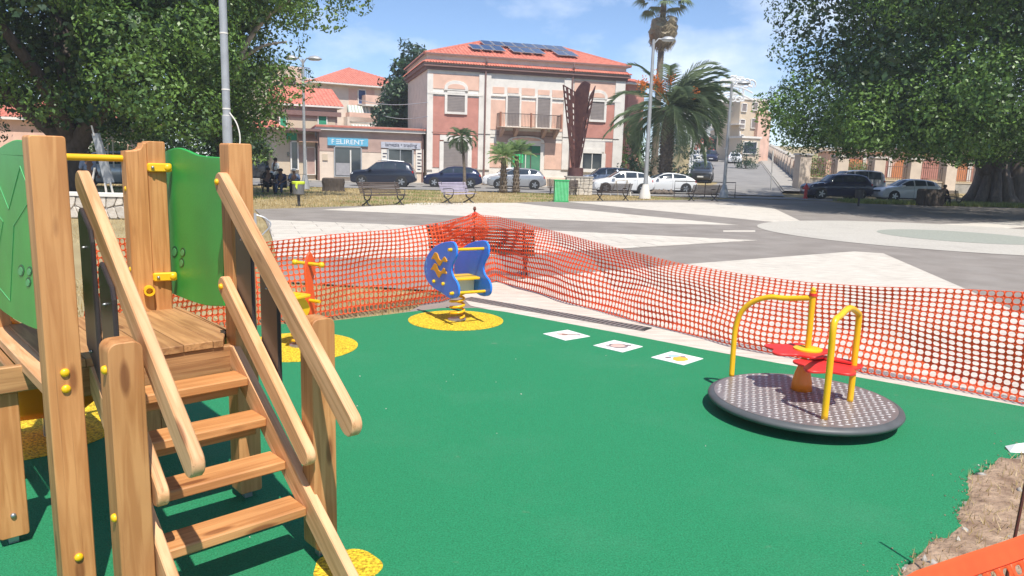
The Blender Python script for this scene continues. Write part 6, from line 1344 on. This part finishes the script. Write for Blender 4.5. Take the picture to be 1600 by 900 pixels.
def rubble(name, label, base, rz, w, h, d, s, m, capm=None, seed=3):
    e = empty(name, base, rz, label, 'wall'); MB().box(-w/2+.02, w/2-.02, -d/2+.02, d/2-.02, 0, h-.02).build('mortar', M_['joint'], e); r_ = random.Random(seed); nx, nz = int(w/s), int(h/s*1.2); cnt = 0
    P = {}
    for i in range(nx+1):
        for j in range(nz+1): P[i, j] = (-w/2+w*i/nx+(r_.uniform(-.3, .3)*w/nx if 0 < i < nx else 0), h*j/nz+(r_.uniform(-.3, .3)*h/nz if 0 < j < nz else 0))
    for i in range(nx):
        for j in range(nz):
            c = [P[i, j], P[i+1, j], P[i+1, j+1], P[i, j+1]]; cx = sum(p[0] for p in c)/4; cz = sum(p[1] for p in c)/4; k = .90
            o = []
            for a in range(4): p0, p1 = c[a], c[(a+1) % 4]; o += [(cx+(p0[0]*.85+p1[0]*.15-cx)*k, cz+(p0[1]*.85+p1[1]*.15-cz)*k), (cx+(p0[0]*.15+p1[0]*.85-cx)*k, cz+(p0[1]*.15+p1[1]*.85-cz)*k)]
            MB().slab([(x-cx, z-cz) for x, z in o], .07, .012).build('stone', m, e, loc=(cx, -d/2-.0+r_.uniform(-.01, .01), cz)); cnt += 1
    if capm: MB().box(-w/2-.05, w/2+.05, -d/2-.06, d/2+.05, h, h+.08).build('coping', capm, e)
    return e
M_['rubble'] = mat('pale_rubble', (.50, .44, .36), .9, scale=6, bump=.6, col2=(.66, .60, .52), rnd=.15)
zpl = D(905, 277, 45.5)[2]
rubble('rubble_plinth', 'rubble stone plinth carrying the rusty sculpture', (pl0[0], 45.5, -.02), 0, 1.6, zpl, 1.3, .24, M_['rubble'], M_['concrete'])
g = G(170, 341); hw_ = zat(g, 306)
rubble('rubble_wall', 'low rubble stone wall with a pale coping seen through the tower', (g[0]-1.3, g[1]+.2, -.02), .05, 7.0, hw_, .5, .25, M_['rubble'], M_['white_r'], 5)
# leaning A-shaped sculpture behind it
la = empty('leaning_sculpture', (*D(165, 300, 24.5)[:2], .0), 0, 'grey leaning slab on thin white legs behind the rubble wall', 'sculpture'); LO = Vector(la.location)
def lw(x, y, Y=24.5): return Vector(D(x, y, Y))-LO
q = MB(); c = [lw(143, 209), lw(152, 208), lw(175, 285), lw(163, 288)]; q.add(c+[p+Vector((.02, .12, 0)) for p in c], [(0, 1, 2, 3), (7, 6, 5, 4), (0, 4, 5, 1), (1, 5, 6, 2), (2, 6, 7, 3), (3, 7, 4, 0)]).build('slab', M_['grey_metal'], la)
MB().tube([lw(143, 196), lw(147, 212)], .03, 6).build('tip', M_['white_r'], la)
for a, b in (((148, 262), (136, 293)), ((164, 286), (168, 306)), ((172, 284), (180, 303))): p = lw(*b); p.z = 0; MB().tube([lw(*a), p], .035, 6).build('leg', M_['white_r'], la)
# white sign frame behind
wf = empty('sign_frame', (*D(174, 240, 34)[:2], 0), 0, 'small white open metal frame standing behind the leaning slab', 'frame'); LO = Vector(wf.location)
q = MB(); 
for a, b in (((168, 212), (169, 262)), ((176, 216), (178, 262)), ((168, 216), (178, 216)), ((172, 206), (183, 204)), ((172, 206), (172, 216)), ((176, 205), (175, 216)), ((180, 204), (179, 212))): q.tube([Vector(D(*a, 34))-LO, Vector(D(*b, 34))-LO], .035, 5)
q.build('frame_tubes', M_['white_r'], wf)
# hydrant
g = gp(1261, 49.3); hy = empty('hydrant', (g[0], g[1], .0), 0, 'red pillar hydrant by the left end of the shaded verge', 'hydrant'); rd = mat('hydrant_red', (.62, .03, .03), .45)
MB().lathe([(.16, 0), (.16, .08), (.10, .10), (.10, .62), (.15, .64), (.15, .72), (.10, .86), (.04, .93), (.04, 1.0)], n=14).build('barrel', rd, hy, smooth=30); MB().tube([(-.2, 0, .68), (.2, 0, .68)], .06, 8).build('outlet', rd, hy)
# poles
def pole(label, px, Y, pt, r=.05, m='grey_metal', base=0, name='pole', lean=0):
    b = D(px, 290, Y); z = D(px+lean, pt, Y)[2]; zb = hill(b[0], b[1]); e = empty(name, (b[0], b[1], zb), 0, label, 'pole'); t = D(px+lean, pt, Y); MB().tube([(0, 0, 0), (t[0]-b[0], 0, z-zb)], r, 8).build('shaft', M_[m], e, smooth=True); return e
pole('thin white marker post on the pavement corner before the pillared wall', 1205, 56, 235, .055, 'white_r', lean=3)
pole('pale green pole standing at the top right of the side street', 1156, 100, 205, .09, 'white_r')
pole('thin grey utility pole beside the dark tree left of the villa', 650, 66, 158, .08, 'grey_metal')
# metal rail behind the bench at the side street
rl_ = empty('guard_rail', (*gp(1055, 47)[:2], 0), 0, 'thin metal guard rail behind the bench at the side street mouth', 'guard rail'); q = MB(); ex = D(1148, 290, 47.5)[0]-rl_.location.x
q.tube([(0, 0, 0), (0, 0, .95), (ex, .3, .95), (ex, .3, 0)], .03, 6).tube([(0, 0, .5), (ex, .3, .5)], .02, 6).tube([(ex/2, .15, 0), (ex/2, .15, .95)], .03, 6).build('rail_tubes', M_['castiron'], rl_)
# small white frame near the lamp foot, grey stack at the palm
g = G(1000, 300); 
sn = G(1022, 303); stones('rubble_heap', np.array([sn[0]+random.uniform(-1.2, 1.2) for _ in range(60)]), np.array([sn[1]+random.uniform(-.5, .5) for _ in range(60)]), .28, M_['bark'], 'heap of stones and dry bases at the foot of the date palm', 'rubble heap', .1)
wt = empty('trestle', (*gp(968, 45.5)[:2], 0), .1, 'white folding trestle frame behind the dark bench left of the lamp', 'trestle'); q = MB(); q.tube([(-.5, 0, 0), (-.2, 0, .9), (.5, 0, .95), (.75, 0, .0)], .045, 6).tube([(-.2, 0, .9), (.05, .4, 0)], .04, 6).tube([(.5, 0, .95), (.35, .4, 0)], .04, 6).build('trestle_tubes', M_['white_r'], wt)
# bicycle stand seen at the right tower post
g = G(402, 384); bk = empty('cycle_stand', (g[0], g[1], 0), .3, 'grey curved metal stand beside the right tower post', 'stand'); z_ = zat(g, 333)
q = MB(); q.box(-.12, .0, -.02, .02, 0, z_)
for k in (0, .09): q.tube(cat_open([(0, k, z_-.04), (.16, k, z_-.10), (.26, k, z_-.22), (.16, k, z_-.36), (.0, k, .12)], 5), .014, 6)
q.build('stand_frame', M_['grey_metal'], bk)
bl_ = empty('waste_container', (*D(333, 260, 24)[:2], 0), 0, 'blue recycling container edge showing beside the right tower post', 'container'); MB().slab(rect(.5, 1.1, .06), .5, .03).build('body', mat('container_blue', (.03, .09, .26), .5), bl_)
# festive light frames over the side street
def curl(q, c, r, turns, a0, X, Z, tr):
    P = []
    for k in range(14): a = a0+turns*2*pi*k/13; rr = r*(1-.75*k/13); P.append(c+X*rr*math.cos(a)+Z*rr*math.sin(a))
    q.tube(P, tr, 4, cap=False)
def lights(label, pts_fn, name='festive_lights'):
    q = MB(); e = empty(name, (0, 0, 0), 0, label, 'light decoration'); pts_fn(q); e.location = Vector(q.v[0]); o = e.location.copy(); q.v = [tuple(Vector(p)-o) for p in q.v]; q.build('frame', M_['white'], e); return e
XV = Vector((1, 0, 0)); ZV = Vector((0, 0, 1))
def col_l(q):
    for x in (1075, 1079): q.tube([Vector(D(x, 292, 68)), Vector(D(x+6, 205, 68))], .07, 5)
    for k in range(7): c = Vector(D(1082+2*math.sin(k*.8), 282-11*k, 68)); curl(q, c+XV*.5*(k > 2), .42, 1.1, k*1.1, XV, ZV, .05)
    q.tube([Vector(D(1080+18*math.sin(pi*t/10)*.5+t, 205+8*t, 68)) for t in range(9)], .05, 5)
lights('white curled festive light column left of the parked row on the side street', col_l)
def arch_l(q):
    Y = 84
    for r0 in (0, 9, 20): q.tube([Vector(D(1062+9.5*t, 176+r0-math.sin(pi*t/16)*46-t*.6, Y)) for t in range(13)], .10, 5)
    for k in range(15): c = Vector(D(1070+7.4*k, 168-math.sin(pi*(k*.78)/16)*42-k*.3+3, Y)); curl(q, c, .55, 1.2, k*1.3, XV, ZV, .09)
    for k in range(9): c = Vector(D(1090+8*k, 160-math.sin(pi*(k*.8)/12)*14+8, Y)); curl(q, c, .5, 1.2, k*.9+1, XV, ZV, .08)
    for x in (1141, 1162): q.tube([Vector(D(x, 158, Y)), Vector(D(x, 120, Y))], .08, 5)
    for y in (120, 133, 146, 158): q.tube([Vector(D(1141, y, Y)), Vector(D(1162, y, Y))], .06, 5)
    for k in range(6): c = Vector(D(1146+11*(k % 2), 127+13*(k//2), Y)); curl(q, c, .40, 1.2, k, XV, ZV, .06)
lights('white scrolled festive light arch spanning the side street above the fronds', arch_l)
# overhead wires
def wire(label, a, b, sag=.3):
    a, b = Vector(a), Vector(b); P = [a.lerp(b, t/10)-Vector((0, 0, sag*math.sin(pi*t/10))) for t in range(11)]; q = MB(); q.tube([p-a for p in P], .028, 4); e = q.build('wire', M_['grey_metal'], None, loc=a); tag(e, label, 'wire')
wire('upper overhead wire running left from the villa corner', D(668, 160, 57), D(560, 156, 70)); wire('lower overhead wire running left from the villa corner', D(668, 182, 57), D(590, 178, 72))
# ================================================================ people
SK = mat('skin', (.16, .085, .055), .6); HAIR = mat('dark_hair', (.015, .012, .01), .7)
def person(label, loc, rz, pose, top, bottom, h=1.72, held=None, cap=None, name='person', top_c=None):
    """one continuous skinned body; cloth regions are separate skinned shells following the same joints"""
    k = h/1.72
    if pose == 'stand': J = dict(pel=(0, 0, .95), ch=(0, .0, 1.28), nk=(0, 0, 1.48), hd=(0, -.02, 1.62), top=(0, -.01, 1.71), sl=(-.19, 0, 1.41), sr=(.19, 0, 1.41), el=(-.24, .03, 1.12), er=(.24, .0, 1.12), wl=(-.24, -.08, .88), wr=(.22, -.18, .95), hl=(-.1, 0, .9), hr=(.1, 0, .9), kl=(-.11, -.02, .5), kr=(.12, -.06, .5), al=(-.11, .02, .08), ar=(.14, -.02, .08), tl=(-.12, -.16, .03), tr=(.15, -.2, .03))
    else: J = dict(pel=(0, .02, .50), ch=(0, -.02, .84), nk=(0, -.07, 1.03), hd=(0, -.12, 1.17), top=(0, -.11, 1.26), sl=(-.19, -.04, .97), sr=(.19, -.04, .97), el=(-.26, -.16, .72), er=(.26, -.14, .72), wl=(-.14, -.38, .62), wr=(.13, -.36, .60), hl=(-.1, 0, .50), hr=(.1, 0, .50), kl=(-.14, -.44, .50), kr=(.15, -.43, .52), al=(-.13, -.42, .08), ar=(.17, -.50, .08), tl=(-.14, -.58, .03), tr=(.18, -.66, .03))
    R = dict(pel=.15, ch=.16, nk=.062, hd=.098, top=.07, sl=.07, sr=.07, el=.045, er=.045, wl=.032, wr=.032, hl=.10, hr=.10, kl=.06, kr=.06, al=.042, ar=.042, tl=.032, tr=.032)
    E_ = [('pel', 'ch'), ('ch', 'nk'), ('nk', 'hd'), ('hd', 'top'), ('ch', 'sl'), ('ch', 'sr'), ('sl', 'el'), ('sr', 'er'), ('el', 'wl'), ('er', 'wr'), ('pel', 'hl'), ('pel', 'hr'), ('hl', 'kl'), ('hr', 'kr'), ('kl', 'al'), ('kr', 'ar'), ('al', 'tl'), ('ar', 'tr')]
    # hands: palm and five short fingers per side
    for s, w, el in (('l', 'wl', 'el'), ('r', 'wr', 'er')):
        W_ = Vector(J[w]); d = (W_-Vector(J[el])).normalized(); sd_ = d.cross(Vector((0, 0, 1))); sd_ = sd_.normalized() if sd_.length > .1 else Vector((1, 0, 0)); p = W_+d*.07; J['p'+s] = tuple(p); R['p'+s] = .034; E_.append((w, 'p'+s))
        for f in range(5):
            off = sd_*(.028*(f-1.5)) if f < 4 else sd_*(-.06); L_ = (.075, .085, .08, .065, .04)[f]; t1 = p+off+d*(L_*.55 if f < 4 else .0); t2 = p+off*1.05+d*L_*(1 if f < 4 else .6)+Vector((0, 0, -.015)); J['f%d%s' % (f, s)] = tuple(t1); J['g%d%s' % (f, s)] = tuple(t2); R['f%d%s' % (f, s)] = .010; R['g%d%s' % (f, s)] = .008; E_ += [('p'+s, 'f%d%s' % (f, s)), ('f%d%s' % (f, s), 'g%d%s' % (f, s))]
    e = empty(name, loc, rz, label, 'person')
    def skin(nm, keys, edges, add, m, sub=1):
        ks = list(keys); me = bpy.data.meshes.new(nm); me.from_pydata([tuple(Vector(J[a])*k) for a in ks], [(ks.index(a), ks.index(b)) for a, b in edges], []); o = bpy.data.objects.new(nm, me); COL.objects.link(o)
        md = o.modifiers.new('skin', 'SKIN'); sv = me.skin_vertices[0].data
        for i, a in enumerate(ks): r = (R[a]+add)*k; sv[i].radius = (r, r); sv[i].use_root = (i == 0)
        o.modifiers.new('sub', 'SUBSURF').levels = sub; dg = bpy.context.evaluated_depsgraph_get(); m2 = bpy.data.meshes.new_from_object(o.evaluated_get(dg)); bpy.data.objects.remove(o); m2.materials.clear(); m2.materials.append(m)
        m2.polygons.foreach_set('use_smooth', [True]*len(m2.polygons)); return link(nm, m2, e)
    skin('body', J.keys(), E_, 0, SK)
    skin('shirt', ['ch', 'pel', 'sl', 'sr', 'el', 'er'], [('ch', 'pel'), ('ch', 'sl'), ('ch', 'sr'), ('sl', 'el'), ('sr', 'er')], .022, top)
    skin('trousers', ['pel', 'hl', 'hr', 'kl', 'kr', 'al', 'ar'], [('pel', 'hl'), ('pel', 'hr'), ('hl', 'kl'), ('hr', 'kr'), ('kl', 'al'), ('kr', 'ar')], .026, bottom)
    H = Vector(J['hd'])*k; MB().lathe([(.075*k, -.02), (.112*k, .02), (.105*k, .08), (.06*k, .125), (.01, .135)], n=14).build('hair' if not cap else 'cap', cap or HAIR, e, smooth='all', loc=H+Vector((0, .02, 0)))
    MB().lathe([(.012, 0), (.016, .02), (.006, .04)], n=8).build('nose', SK, e, smooth='all', loc=H+Vector((0, -.105*k, -.02)))
    for x in (-.035, .035): MB().lathe([(.004, -.006), (.010, 0), (.004, .006)], n=8).build('eye', HAIR, e, loc=H+Vector((x*k, -.098*k, .01)), rot=(pi/2, 0, 0))
    for tt in ('tl', 'tr'): p = Vector(J[tt])*k; MB().slab(rect(.09, .24, .04), .07, .02, M=Matrix.Rotation(pi/2, 4, 'X')).build('shoe', HAIR, e, smooth=30, loc=p+Vector((0, .20, .012)))
    return e
cl = lambda n, c: mat(n, c, .85, .1, 8)
bz = pbn.location; black = cl('black_cloth', (.018, .018, .022)); navy = cl('navy_cloth', (.02, .03, .08)); greyc = cl('grey_cloth', (.22, .22, .24)); white = cl('white_cloth', (.68, .68, .66)); jean = cl('denim', (.05, .07, .12)); ltb = cl('pale_blue_cloth', (.20, .26, .38))
def on(b, dx, dy=-.05, dz=-.06):
    a = b.rotation_euler.z; return (b.location.x+dx*math.cos(a)-dy*math.sin(a), b.location.y+dx*math.sin(a)+dy*math.cos(a), dz)
person('person in black sitting on the left end of the verge bench', on(pbn, -.55), .12+.5, 'sit', black, black)
person('person in navy sitting in the middle of the verge bench', on(pbn, .12), .12-.2, 'sit', navy, jean, 1.66)
person('person in a white cap and pale blue top, right end of verge bench', on(pbn, .72), .12+.1, 'sit', ltb, black, 1.7, cap=white)
w_ = D(431, 285, 40); person('person in white standing behind the verge bench', (w_[0], w_[1], -.02), 2.6, 'stand', white, white, 1.7)
w_ = D(139, 280, 25.8); person('person in a grey blue shirt and dark trousers walking behind the leaning slab', (w_[0], w_[1], -.02), .9, 'stand', ltb, black, 1.74)
person('dark silhouetted person sitting on the bench under the right tree', on(tbn, -.2), .1, 'sit', black, black, 1.7)
# dark block beside the shaded bench
g = D(1455, 300, 43.5); bb = empty('stone_block', (g[0], g[1], 0), .1, 'dark stone block in the shade beside the bench under the right tree', 'block'); MB().slab(rect(1.3, .95, .12), .8, .05).build('block_body', M_['bark_dark'], bb)
# ================================================================ haze
hm = bpy.data.materials.new('haze'); hm.use_nodes = True; _n = hm.node_tree; _n.nodes.remove(_n.nodes['Principled BSDF']); pv = _n.nodes.new('ShaderNodeVolumePrincipled')
pv.inputs['Color'].default_value = (.9, .94, 1, 1); pv.inputs['Density'].default_value = .0010; pv.inputs['Anisotropy'].default_value = .2; _n.links.new(pv.outputs[0], _n.nodes['Material Output'].inputs['Volume'])
hz = MB().box(-130, 170, -40, 320, -1.2, 34).build('haze', hm); hz['kind'] = 'stuff'; SC.cycles.volume_bounces = 0
